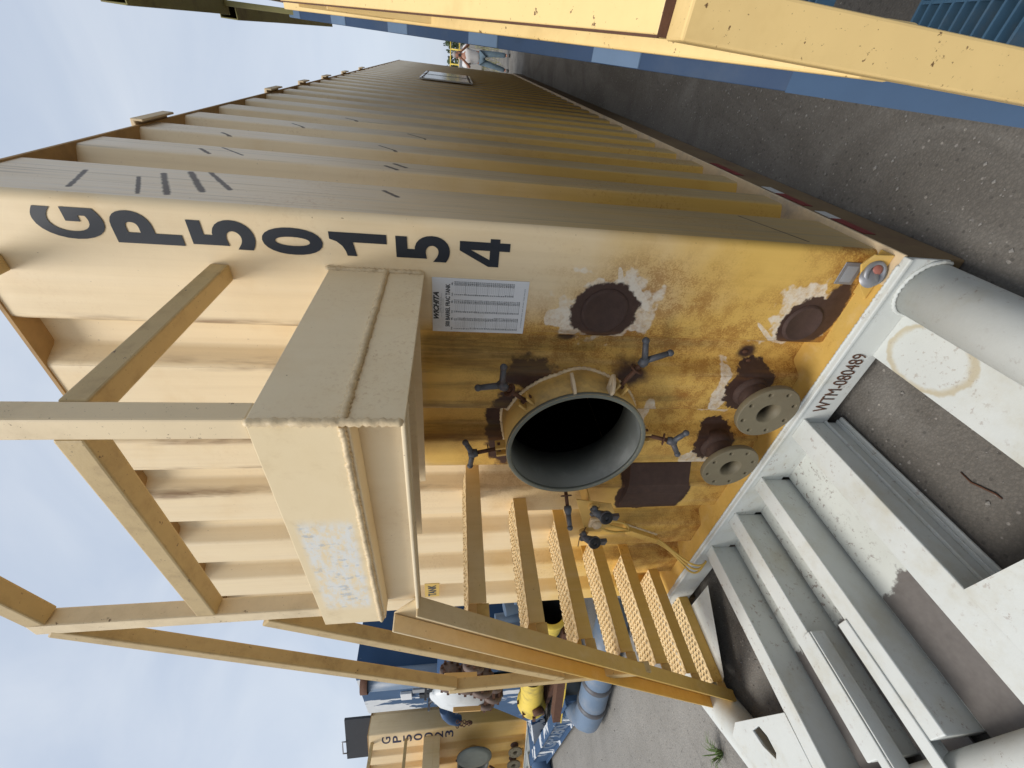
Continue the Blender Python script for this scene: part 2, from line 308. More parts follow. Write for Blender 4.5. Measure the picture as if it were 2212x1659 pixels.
# ------------------------------------------------------------------ mesh helpers
def link(o): COL.objects.link(o); return o
def thing(name, label, cat, loc=(0, 0, 0), group=None):
    o = bpy.data.objects.new(name, None); link(o); o.location = loc; o.empty_display_size = .1
    o['label'] = label; o['category'] = cat
    if group: o['group'] = group
    return o
def tag(o, label, cat, group=None):
    o['label'] = label; o['category'] = cat
    if group: o['group'] = group
    return o
def attach(o, parent):
    if parent is not None:
        o.parent = parent
        o.location = (0, 0, 0)
        p = parent
        if p.type == 'EMPTY': o.location = -Vector(p.location)
    return o
class MB:
    def __init__(s): s.v = []; s.f = []; s.sm = []
    def quad(s, *p): s.poly(p)
    def poly(s, p, smooth=False):
        n = len(s.v); s.v += [tuple(q) for q in p]; s.f.append(tuple(range(n, n+len(p)))); s.sm.append(smooth); return s
    def box(s, x0, x1, y0, y1, z0, z1):
        x0, x1 = min(x0, x1), max(x0, x1); y0, y1 = min(y0, y1), max(y0, y1); z0, z1 = min(z0, z1), max(z0, z1)
        n = len(s.v); s.v += [(x0, y0, z0), (x1, y0, z0), (x1, y1, z0), (x0, y1, z0), (x0, y0, z1), (x1, y0, z1), (x1, y1, z1), (x0, y1, z1)]
        fs = [(0, 3, 2, 1), (4, 5, 6, 7), (0, 1, 5, 4), (1, 2, 6, 5), (2, 3, 7, 6), (3, 0, 4, 7)]
        s.f += [tuple(n+i for i in q) for q in fs]; s.sm += [False]*6; return s
    def beam(s, p0, p1, w, h, up=(0, 0, 1), off=(0, 0)):
        p0, p1 = Vector(p0), Vector(p1); d = (p1-p0).normalized(); side = d.cross(Vector(up)).normalized(); u = side.cross(d)
        n = len(s.v)
        for p in (p0, p1):
            for a, b in ((-1, -1), (1, -1), (1, 1), (-1, 1)): s.v.append(tuple(p+side*(a*w/2+off[0])+u*(b*h/2+off[1])))
        fs = [(3, 2, 1, 0), (4, 5, 6, 7), (0, 1, 5, 4), (1, 2, 6, 5), (2, 3, 7, 6), (3, 0, 4, 7)]
        s.f += [tuple(n+i for i in q) for q in fs]; s.sm += [False]*6; return s
    def tube(s, path, r, n=12, cap=True, smooth=True):
        path = [Vector(p) for p in path]; rr = r if isinstance(r, (list, tuple)) else [r]*len(path); base = len(s.v); prev = None
        for i, p in enumerate(path):
            d = (path[min(i+1, len(path)-1)]-path[max(i-1, 0)]).normalized()
            if prev is None: a = d.orthogonal().normalized()
            else: a = (prev-d*prev.dot(d)).normalized()
            prev = a; b = d.cross(a)
            for k in range(n):
                t = 2*math.pi*k/n; s.v.append(tuple(p+a*(math.cos(t)*rr[i])+b*(math.sin(t)*rr[i])))
        for i in range(len(path)-1):
            for k in range(n):
                s.f.append((base+i*n+k, base+i*n+(k+1) % n, base+(i+1)*n+(k+1) % n, base+(i+1)*n+k)); s.sm.append(smooth)
        if cap:
            s.f.append(tuple(base+k for k in reversed(range(n)))); s.sm.append(False)
            s.f.append(tuple(base+(len(path)-1)*n+k for k in range(n))); s.sm.append(False)
        return s
    def lathe(s, prof, origin, axis, n=32, smooth=True, closed=False):
        """prof: (distance along axis, radius)"""
        o = Vector(origin); d = Vector(axis).normalized(); a = d.orthogonal().normalized(); b = d.cross(a); base = len(s.v)
        for (t, r) in prof:
            for k in range(n):
                g = 2*math.pi*k/n; s.v.append(tuple(o+d*t+a*(math.cos(g)*r)+b*(math.sin(g)*r)))
        m = len(prof)
        for i in range(m if closed else m-1):
            j = (i+1) % m
            for k in range(n):
                s.f.append((base+i*n+k, base+i*n+(k+1) % n, base+j*n+(k+1) % n, base+j*n+k)); s.sm.append(smooth)
        return s
    def prism(s, pts, axis, a0, a1):
        """pts: closed 2-D outline in the two other axes (cyclic order), extruded along axis"""
        def P(q, a):
            c = list(q); c.insert(axis, a); return tuple(c)
        n = len(pts); base = len(s.v)
        s.v += [P(q, a0) for q in pts]+[P(q, a1) for q in pts]
        s.f.append(tuple(base+i for i in reversed(range(n)))); s.f.append(tuple(base+n+i for i in range(n))); s.sm += [False]*2
        for i in range(n): s.f.append((base+i, base+(i+1) % n, base+n+(i+1) % n, base+n+i)); s.sm.append(False)
        return s
    def ball(s, c, rx, ry=None, rz=None, n=10, m=7):
        ry = ry or rx; rz = rz or rx; base = len(s.v)
        for i in range(m+1):
            t = math.pi*i/m
            for k in range(n):
                g = 2*math.pi*k/n; s.v.append((c[0]+rx*math.sin(t)*math.cos(g), c[1]+ry*math.sin(t)*math.sin(g), c[2]+rz*math.cos(t)))
        for i in range(m):
            for k in range(n): s.f.append((base+i*n+k, base+(i+1)*n+k, base+(i+1)*n+(k+1) % n, base+i*n+(k+1) % n)); s.sm.append(True)
        return s
    def build(s, name, mat, parent=None, bevel=0., seg=2, fix=True):
        me = bpy.data.meshes.new(name); me.from_pydata(s.v, [], s.f); me.polygons.foreach_set('use_smooth', s.sm)
        if fix:
            bm = bmesh.new(); bm.from_mesh(me); bmesh.ops.remove_doubles(bm, verts=bm.verts, dist=1e-5); bmesh.ops.recalc_face_normals(bm, faces=bm.faces); bm.to_mesh(me); bm.free()
        me.materials.append(MAT[mat] if isinstance(mat, str) else mat); me.update()
        o = bpy.data.objects.new(name, me); link(o); attach(o, parent)
        if bevel:
            b = o.modifiers.new('bevel', 'BEVEL'); b.width = bevel; b.segments = seg; b.limit_method = 'ANGLE'; b.angle_limit = rad(40); b.harden_normals = False
        return o
def inst(o, delta, parent=None, label=None):
    c = o.copy(); link(c); c.parent = parent or o.parent; c.location = Vector(o.location)+Vector(delta); return c
_dg = None
def to_mesh(o, name, mat):
    dg = bpy.context.evaluated_depsgraph_get(); dg.update()
    me = bpy.data.meshes.new_from_object(o.evaluated_get(dg)); me.name = name
    me.materials.clear(); me.materials.append(MAT[mat] if isinstance(mat, str) else mat)
    data = o.data; bpy.data.objects.remove(o)
    return me
def text_mesh(body, name, mat, bold=0., depth=.0006, line=1., align='LEFT', shear=0.):
    cu = bpy.data.curves.new('t', 'FONT'); cu.body = body; cu.size = 1; cu.offset = bold; cu.extrude = .5; cu.space_line = line; cu.align_x = align; cu.shear = shear; cu.resolution_u = 6
    o = bpy.data.objects.new('t', cu); link(o)
    return to_mesh(o, name, mat)
def place_text(body, name, mat, parent, origin, ex, ey, w, h, bold=0., depth=.001, line=1., shear=0., keep=False):
    """text fitted to a w x h rectangle with lower-left corner origin, along ex / ey"""
    me = text_mesh(body, name, mat, bold, line=line, shear=shear)
    co_ = np.empty(len(me.vertices)*3); me.vertices.foreach_get('co', co_); co_ = co_.reshape(-1, 3)
    lo, hi = co_.min(0), co_.max(0); ex, ey = Vector(ex).normalized(), Vector(ey).normalized(); ez = ex.cross(ey)
    sx, sy = w/(hi[0]-lo[0]), h/(hi[1]-lo[1])
    O = np.array(origin)
    out = O + np.outer((co_[:, 0]-lo[0])*sx, ex) + np.outer((co_[:, 1]-lo[1])*sy, ey) + np.outer((co_[:, 2])*depth, ez)
    me.vertices.foreach_set('co', out.ravel()); me.update()
    o = bpy.data.objects.new(name, me); link(o); attach(o, parent); return o
def curve_plate(name, outer, holes, thick, mat, M4, parent, bevel=.002):
    """flat plate with real holes: outlines are closed 2-D point lists; M4 maps (x,y,0) to the world"""
    cu = bpy.data.curves.new(name, 'CURVE'); cu.dimensions = '2D'; cu.fill_mode = 'BOTH'; cu.extrude = thick/2; cu.bevel_depth = bevel; cu.bevel_resolution = 1
    for pts in [outer]+holes:
        sp = cu.splines.new('POLY'); sp.points.add(len(pts)-1); sp.use_cyclic_u = True
        for q, p in zip(sp.points, pts): q.co = (p[0], p[1], 0, 1)
    o = bpy.data.objects.new(name, cu); link(o)
    me = to_mesh(o, name, mat); me.transform(M4)
    ob = bpy.data.objects.new(name, me); link(ob); attach(ob, parent); return ob
def circle(r, n=32, cx=0, cy=0): return [(cx+r*math.cos(2*math.pi*i/n), cy+r*math.sin(2*math.pi*i/n)) for i in range(n)]
def weld(path, r, parent, name='weld_bead', mat='weld'):
    """rippled weld bead along a polyline"""
    P = [Vector(p) for p in path]; pts = []; rs = []; acc = 0
    for a, b in zip(P, P[1:]):
        ln = (b-a).length; n = max(2, int(ln/.0075))
        for i in range(n):
            t = i/n; pts.append(a.lerp(b, t)+Vector((random.uniform(-1, 1), random.uniform(-1, 1), random.uniform(-1, 1)))*r*.14); rs.append(r*(1.22 if i % 2 else .80)*random.uniform(.9, 1.1))
    pts.append(P[-1]); rs.append(r*.7)
    return MB().tube(pts, rs, 7).build(name, mat, parent, fix=False)

# ------------------------------------------------------------------ ground
g = MB()
g.poly([(-400, -300, 0), (400, -300, 0), (400, 700, 0), (-400, 700, 0)])
gr = g.build('ground', 'asphalt'); gr['kind'] = 'structure'

# ------------------------------------------------------------------ corrugated frac tank
XF, YF, H, W, LEN, ZB = .012, .086, 3.09, 2.557, 12.3, .25
XL = XF-W
RECF = [(-.37, -.548), (-.742, -.928), (-1.10, -1.28), (-1.475, -1.665), (-1.85, -2.035), (-2.225, -2.41)]
DEP, SLP = .075, .042
def profile(recs, a0, a1, sgn, base):
    """list of (along, offset-plane) points, recesses going inwards; bends rounded"""
    pts = [(a0, base)]; q = DEP*sgn
    for (s0, s1) in recs:
        d = 1 if s1 > s0 else -1; e = .012
        pts += [(s0-d*e, base), (s0-d*e*.3, base+q*.015), (s0+d*e*.6, base+q*.16), (s0+d*(SLP-e*.6), base+q*.84), (s0+d*(SLP+e*.3), base+q*.985), (s0+d*(SLP+e), base+q),
                (s1-d*(SLP+e), base+q), (s1-d*(SLP+e*.3), base+q*.985), (s1-d*(SLP-e*.6), base+q*.84), (s1-d*e*.6, base+q*.16), (s1+d*e*.3, base+q*.015), (s1+d*e, base)]
    pts.append((a1, base)); return pts
MCX, MCZ, MR = -.83, 1.225, .28           # manway
def wall_y(x, recs=RECF):
    pr = profile(recs, XF, XL, 1, YF)
    for (a, ya), (b, yb) in zip(pr, pr[1:]):
        if b <= x <= a: return ya+(yb-ya)*((x-a)/(b-a) if b != a else 0)
    return YF
RECS = [(.425+.3935*i, .660+.3935*i) for i in range(30)]

def grip_mesh(wx, ly):
    """expanded-diamond grip surface, one sheet wx by ly with real openings"""
    nx, ny = 44, 150; px, py = .040, .052; V = []; F = []; idx = {}
    def pat(x, y):
        best = 9
        for sh in (0, 1):
            u = x/px+sh*.5; v = y/py+sh*.5
            du = abs(u-round(u))*2; dv = abs(v-round(v))*2
            best = min(best, du*.95+dv*.95)
        return best
    for i in range(nx+1):
        for j in range(ny+1):
            x, y = wx*i/nx, ly*j/ny; d = pat(x, y)
            edge = min(1, min(x, wx-x)/.012, min(y, ly-y)/.012)
            V.append((-x, -y, .016*max(0, 1-d/.95)*edge+.002))
    for i in range(nx):
        for j in range(ny):
            x, y = wx*(i+.5)/nx, ly*(j+.5)/ny
            if pat(x, y) < .40 and .012 < x < wx-.012 and .012 < y < ly-.012: continue
            a = i*(ny+1)+j; F.append((a, a+ny+1, a+ny+2, a+1))
    me = bpy.data.meshes.new('grip_surface'); me.from_pydata(V, [], F); me.materials.append(MAT['grip_tread']); me.update(); return me
GRIP = grip_mesh(.20, .60)

GLYPH = {'1': ([(.60, 0), (1, 0), (1, 1), (.70, 1), (.60, .88), (.42, .79), (.20, .74), (0, .72), (0, .55), (.60, .60)], []),
         '4': ([(.58, 0), (.87, 0), (.87, .21), (1, .21), (1, .40), (.87, .40), (.87, 1), (.54, 1), (0, .42), (0, .21), (.58, .21)], [[(.58, .40), (.25, .40), (.58, .78)]])}
def build_tank(root, text, main=True):
    fm, sm, pm, tm, pl = ('tank_front', 'tank_side', 'tank_plain', 'tank_trim', 'tank_plate') if main else ('far_yellow',)*5
    # ---- front wall with the manway opening cut in it
    pr = profile(RECF, XF-.026, XL, 1, YF); xs = sorted({a for a, _ in pr} | {MCX+MR*.985*math.cos(math.pi*i/40) for i in range(41)}, reverse=True)
    b = MB(); R_ = MR*.985
    def hz(x): return math.sqrt(max(0, R_*R_-(x-MCX)**2))
    for x0, x1 in zip(xs, xs[1:]):
        y0, y1 = wall_y(x0), wall_y(x1); mid = (x0+x1)/2
        if abs(mid-MCX) < R_:
            b.poly([(x0, y0, ZB-.02), (x1, y1, ZB-.02), (x1, y1, MCZ-hz(x1)), (x0, y0, MCZ-hz(x0))], True)
            b.poly([(x0, y0, MCZ+hz(x0)), (x1, y1, MCZ+hz(x1)), (x1, y1, H), (x0, y0, H)], True)
        else: b.poly([(x0, y0, ZB-.02), (x1, y1, ZB-.02), (x1, y1, H), (x0, y0, H)], True)
    RC = .026
    arc = [(XF-RC+RC*math.cos(t), YF+RC+RC*math.sin(t)) for t in np.linspace(-math.pi/2, 0, 7)]
    for (xa, ya), (xb, yb) in zip(arc, arc[1:]): b.poly([(xa, ya, ZB-.02), (xb, yb, ZB-.02), (xb, yb, H), (xa, ya, H)], True)
    fw = b.build('front_wall', fm, root)
    # ---- side walls
    for sx, nm in ((XF, 'right'), (XL, 'left')):
        b = MB(); ps = profile(RECS, YF+(.026 if sx == XF else 0), LEN, -1 if sx == XF else 1, sx)
        for (a0, o0), (a1, o1) in zip(ps, ps[1:]): b.poly([(o0, a0, ZB-.02), (o1, a1, ZB-.02), (o1, a1, H), (o0, a0, H)], True)
        b.build('side_wall', sm if sx == XF else pm, root)
    MB().poly([(XF, LEN, ZB), (XL, LEN, ZB), (XL, LEN, H), (XF, LEN, H)]).build('back_wall', pm, root)
    MB().box(XF+.006, XL-.006, YF-.006, LEN+.01, H, H+.012).build('roof', 'roof_under', root)
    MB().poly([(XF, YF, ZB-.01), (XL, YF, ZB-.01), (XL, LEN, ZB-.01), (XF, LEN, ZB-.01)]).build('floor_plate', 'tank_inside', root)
    # near-black sheets added so that the unlit inside reads dark
    MB().poly([(XL+.09, YF+.16, ZB), (XL+.09, LEN-.1, ZB), (XL+.09, LEN-.1, H-.03), (XL+.09, YF+.16, H-.03)]).poly([(XF-.09, YF+.16, ZB), (XF-.09, LEN-.1, ZB), (XF-.09, LEN-.1, H-.03), (XF-.09, YF+.16, H-.03)]).poly([(XF-.1, LEN-.1, ZB), (XL+.1, LEN-.1, ZB), (XL+.1, LEN-.1, H-.03), (XF-.1, LEN-.1, H-.03)]).build('inside_dark_sheet', 'tank_inside', root)
    # ---- base rails with a cream ledge along the foot of the corrugations
    for s_, xo, xi in ((1, .03, -.08), (-1, XL-.018, XL+.09)):
        o = MB().box(xo, xi, .0, LEN, .0, ZB-.012).build('base_rail', 'rail_brown', root, .006)
        MB().box(xo+.004*s_, xi, -.002, LEN, ZB-.012, ZB).build('ledge', 'ledge_cream', o, .004)
    MB().box(XF-.06, XL+.06, .004, YF+.09, .13, ZB-.006).build('front_ledge', tm, root, .004)
    # ---- roof brackets on the right-hand edge
    for i, (y, ln) in enumerate(((1.06, .26), (2.70, .26), (3.55, .20), (4.4, .24), (5.4, .22), (6.6, .25))):
        MB().prism([(XF+.02, H+.014), (XF-.12, H+.014), (XF-.12, H+.03), (XF-.01, H+.036), (XF+.03, H+.03), (XF+.03, H-.02), (XF+.02, H-.02)], 1, y, y+ln).build('roof_bracket', 'ledge_cream', root, .004)
    # ---- letters
    if main:
        LT = [('G', 70, 220, 437, 505), ('P', 238, 383, 447, 517), ('5', 408, 546, 465, 528), ('0', 565, 695, 483, 541), ('1', 712, 835, 495, 545), ('5', 855, 972, 500, 556), ('4', 993, 1102, 507, 568)]
        for ch, xa, xb, ya, yb in LT:
            zt = pix(xa, (ya+yb)/2, 1, YF).z; zb = pix(xb, (ya+yb)/2, 1, YF).z; xr = pix((xa+xb)/2, ya, 1, YF).x; xl = pix((xa+xb)/2, yb, 1, YF).x
            if ch in GLYPH:
                wd_, hg_ = xr-xl, zt-zb; ol, hl = GLYPH[ch]
                curve_plate('letter', [(a*wd_, c*hg_) for a, c in ol], [[(a*wd_, c*hg_) for a, c in h_] for h_ in hl], .0008, 'black_letter', Matrix(((1, 0, 0, xl-.012), (0, 0, 1, YF-.0012), (0, 1, 0, zb), (0, 0, 0, 1))), root, 0)
            else: place_text(ch, 'letter', 'black_letter', root, (xl-.012, YF-.0015, zb), (1, 0, 0), (0, 0, 1), xr-xl, zt-zb, bold=.035)
    else:
        for i, ch in enumerate(text):
            z = 2.86-.186*i
            place_text(ch, 'letter', 'navy_letter', root, (-.235, YF-.002, z-.15), (1, 0, 0), (0, 0, 1), .17, .150, bold=.012)
    # ---- walkway platform
    PX0, PX1, PY, PZ0, PZW, PZ1 = -.158, -1.035, -.60, 1.835, 1.952, 2.125
    plat = MB().box(PX0-.012, PX1+.004, PY+.02, YF+.0, PZ1-.10, PZ1-.085).build('platform_deck', tm, root)
    MB().box(PX0, PX0-.008, PY, YF-.002, PZ0, PZW).build('end_plate', pl, plat, .002)
    MB().box(PX0+.001, PX0-.008, PY-.001, YF-.002, PZW+.001, PZ1).build('end_plate', pl, plat, .002)
    MB().box(PX0-.008, PX1, PY-.004, PY+.006, PZW+.006, PZ1).build('toe_plate', 'decal_plate' if main else pl, plat, .002)
    ch = MB().box(PX0-.008, PX1, PY+.062, PY+.070, PZ0, PZW); ch.box(PX0-.008, PX1, PY+.002, PY+.062, PZW-.010, PZW+.004); ch.box(PX0-.008, PX1, PY+.002, PY+.062, PZ0, PZ0+.010)
    ch.build('edge_channel', pl, plat, .004, 3)
    b = MB()
    for yy in (-.30, -.05): b.box(PX0-.01, PX1, yy, yy+.008, PZ0+.01, PZ1-.10)
    b.build('deck_joist', tm, plat)
    if main:
        weld([(PX0+.002, YF-.004, PZW), (PX0+.003, PY, PZW)], .0085, plat); weld([(PX0, PY-.003, PZ1), (PX0, PY-.004, PZ0+.004)], .0085, plat)
        weld([(PX0+.001, YF-.004, PZ1+.01), (PX0+.001, YF-.004, PZ0)], .009, plat); weld([(PX0-.01, PY-.003, PZW+.002), (PX1, PY-.003, PZW+.002)], .0075, plat)
    # ---- guard rails
    T = .052; py = PY+.03; P2 = -.97; zt = 2.87
    gd = MB().box(PX0-.002, PX0-.002-T, py-T/2, py+T/2, PZ1, 3.07).build('guard_post', 'rail_cream', root, .005)
    MB().box(P2+T/2, P2-T/2, py-T/2, py+T/2, PZ1, zt+T/2).build('guard_post', 'rail_cream', root, .005)
    zt, zm = 2.87, 2.44
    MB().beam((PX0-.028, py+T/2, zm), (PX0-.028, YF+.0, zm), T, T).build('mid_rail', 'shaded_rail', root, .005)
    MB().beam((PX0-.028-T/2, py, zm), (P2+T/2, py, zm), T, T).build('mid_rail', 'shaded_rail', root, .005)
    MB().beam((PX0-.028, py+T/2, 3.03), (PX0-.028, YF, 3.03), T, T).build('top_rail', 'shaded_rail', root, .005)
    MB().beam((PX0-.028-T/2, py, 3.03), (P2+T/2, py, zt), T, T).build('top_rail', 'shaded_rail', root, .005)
    # ---- stair
    for k in range(7):
        xr, zt_ = -1.153-.206*k, 1.671-.251*k
        b = MB().box(xr, xr-.006, -.515, YF+DEP-.004, zt_-.066, zt_-.002).box(xr-.194, xr-.20, -.515, YF+DEP-.004, zt_-.066, zt_-.002)
        tr = b.build('tread', tm, root, .002)
        gobj = bpy.data.objects.new('grip_surface', GRIP); link(gobj); gobj.parent = tr; gobj.location = Vector((xr, YF+.0, zt_-.002))
        MB().box(xr-.012, xr-.020, -.56, -.512, zt_-.075, zt_-.03).build('tread_bracket', 'neck_yellow', tr)
    def sp(x): return 1.84-(-.985-x)*1.25                       # lower edge of the stringer
    A, B = (-.985, sp(-.985)), (-2.44, sp(-2.44))
    nrm = Vector((-1.25, 0, 1)).normalized(); dr = Vector((-1, 0, -1.25)).normalized()
    a0 = Vector((-.975, 0, 1.84)); b0 = a0+dr*2.28; hgt = .135
    st = MB()
    def slab(y0, y1, h0, h1):
        P = [a0+nrm*h0, b0+nrm*h0, b0+nrm*h1, a0+nrm*h1]; st.prism([(p.x, p.z) for p in P], 1, y0, y1)
    slab(-.566, -.558, 0, hgt); slab(-.622, -.566, 0, .009); slab(-.622, -.566, hgt-.009, hgt)
    st.build('stringer', tm, root, .003)
    hr = 'shaded_rail'
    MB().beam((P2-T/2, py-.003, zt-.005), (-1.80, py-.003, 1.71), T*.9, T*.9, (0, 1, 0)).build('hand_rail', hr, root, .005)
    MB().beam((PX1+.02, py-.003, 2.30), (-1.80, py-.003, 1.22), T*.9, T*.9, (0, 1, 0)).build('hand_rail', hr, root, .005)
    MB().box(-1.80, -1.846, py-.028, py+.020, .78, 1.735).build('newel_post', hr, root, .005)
    # ---- manway
    mw = MB().lathe([(0, MR+.012), (-.225, MR+.012), (-.225, MR-.004), (0, MR-.004)], (MCX, YF+.08, MCZ), (0, 1, 0), 56, closed=True).build('manway_neck', 'neck_yellow', root)
    yr = YF-.145
    MB().lathe([(0, MR+.0135), (-.012, MR+.0135), (-.015, MR+.010), (-.015, MR-.003), (-.012, MR-.006), (.0, MR-.006)], (MCX, yr+.014, MCZ), (0, 1, 0), 64, closed=True).build('manway_rim', 'rim_grey', mw)
    MB().lathe([(0, MR-.0045), (.211, MR-.0045), (.211, MR-.007), (0, MR-.007)], (MCX, yr+.012, MCZ), (0, 1, 0), 56, closed=True).build('manway_liner', 'liner_grey', mw)
    def rim(a, r, y): return Vector((MCX+math.cos(a)*r, y, MCZ+math.sin(a)*r))
    if main:
        weld([rim(rad(a), MR+.014, wall_y(MCX+math.cos(rad(a))*(MR+.014))-.004) for a in range(-100, 181, 4)], .008, mw)
        # swing bolts: angle on the rim, tilt of the bolt away from the wall
        for ang, out, tilt, spread, sc in ((rad(48), .0, rad(8), rad(46), 1.18), (rad(-24), .0, rad(4), rad(40), 1.25), (rad(-86), .05, rad(25), rad(60), 1.0), (rad(100), .02, rad(5), rad(75), 1.0), (rad(184), .05, rad(60), rad(0), 1.0)):
            rd = Vector((math.cos(ang), 0, math.sin(ang))); tg = Vector((-math.sin(ang), 0, math.cos(ang)))
            p0 = rim(ang, MR+.012, yr+.055)
            for sgn in (-1, 1):
                c = p0+tg*(.020*sgn)
                MB().beam(c-rd*.004, c+rd*.042, .010, .048, (0, 1, 0)).build('hinge_lug', 'neck_yellow', mw, .002)
            d = (rd*math.cos(tilt)+Vector((0, -1, 0))*math.sin(tilt)).normalized(); q = p0+rd*.026
            MB().beam(q-tg*.03, q+tg*.03, .012, .012).build('pin', 'rust_iron', mw)
            e = q+d*.105*sc
            MB().tube([q, q+d*.06*sc, e], [.0085, .0085, .0085], 10).build('swing_bolt', 'rust_iron', mw)
            ws = MB().lathe([(0, .008), (0, .026), (.004, .027), (.004, .008)], q+d*(.045 if ang > 1 else .075)*sc, d, 18, closed=True).build('washer', 'rust_iron', mw)
            hub = MB().tube([e-d*.012, e+d*.004, e+d*.028], [.0155, .019, .012], 12)
            for sgn in (-1, 1):
                dd = (d*math.cos(spread)+tg*sgn*math.sin(spread)).normalized(); s0 = e+d*.010
                hub.tube([s0, s0+dd*.072*sc], [.0125, .0105], 10); hub.ball(s0+dd*.075*sc, .0135)
            hub.build('wing_nut', 'grey_iron', mw)
        for ang in (rad(12), rad(-16)):
            rd = Vector((math.cos(ang), 0, math.sin(ang))); p0 = rim(ang, MR+.010, yr+.02); tg = Vector((-math.sin(ang), 0, math.cos(ang)))
            M4 = Matrix(((rd.x, 0, tg.x, p0.x), (rd.y, 1, tg.y, p0.y), (rd.z, 0, tg.z, p0.z), (0, 0, 0, 1)))
            curve_plate('pad_eye', [(-.004, -.012), (.02, -.014), (.045, .012), (.060, .044), (.052, .052), (.03, .046), (-.004, .030)], [[(.020, .004), (.034, .012), (.044, .032), (.034, .034), (.022, .022)]], .008, 'ledge_cream', M4, mw)
    else:
        # far tank: round cover swung open on its hinge
        lid = MB().lathe([(0, .0), (0, MR+.03), (.03, MR+.03), (.045, MR-.05), (.05, 0)], (MCX+.50, yr-.16, MCZ), (-.12, -1, 0), 40).build('manway_cover', 'rim_grey', mw)
        MB().beam((MCX+.30, yr, MCZ), (MCX+.42, yr-.05, MCZ), .03, .22).build('hinge', 'rust_iron', mw)
        for a in (50, 120, 200, 260):
            q = rim(rad(a), MR+.03, yr); MB().beam(q, q+Vector((math.cos(rad(a)), -.5, math.sin(rad(a))))*.1, .03, .03).build('swing_bolt', 'rust_iron', mw)
    # ---- two flanged outlets
    YO = -.055
    for fp in FLG:
        cx, cz = fp.x, fp.z
        op = MB().lathe([(YF+.09, .062), (YO+.012, .062), (YO+.012, .054), (YF+.09, .054)], (cx, 0, cz), (0, 1, 0), 28, closed=True).build('outlet_pipe', 'brown_primer', root)
        M4 = Matrix(((1, 0, 0, cx), (0, 0, 1, YO+.013), (0, 1, 0, cz), (0, 0, 0, 1)))
        curve_plate('flange', circle(.128, 48), [circle(.052, 32)]+[circle(.0115, 12, .105*math.cos(rad(22.5+45*i)), .105*math.sin(rad(22.5+45*i))) for i in range(8)], .020, 'flange_olive', M4, op, .003)
        MB().lathe([(0, .0515), (.08, .0515), (.08, .047), (0, .047)], (cx, YO+.002, cz), (0, 1, 0), 28, closed=True).build('flange_bore', 'flange_olive', op)
        MB().lathe([(0, 0), (0, .056), (.002, .056), (.002, 0)], (cx, YF+.03, cz), (0, 1, 0), 24).build('bore_dark_disc', 'tank_inside', op)  # black disc stands in for the unlit depth of the bore
        wy = min(wall_y(cx-.05), wall_y(cx+.05), wall_y(cx))
        MB().lathe([(.03, .085), (-.012, .074), (-.022, .064), (-.022, .060), (.03, .060)], (cx, wy, cz), (0, 1, 0), 28, closed=True).build('weld_collar', 'brown_primer', op)
    if main:
        build_front_details(root)
    build_nose(root, main)

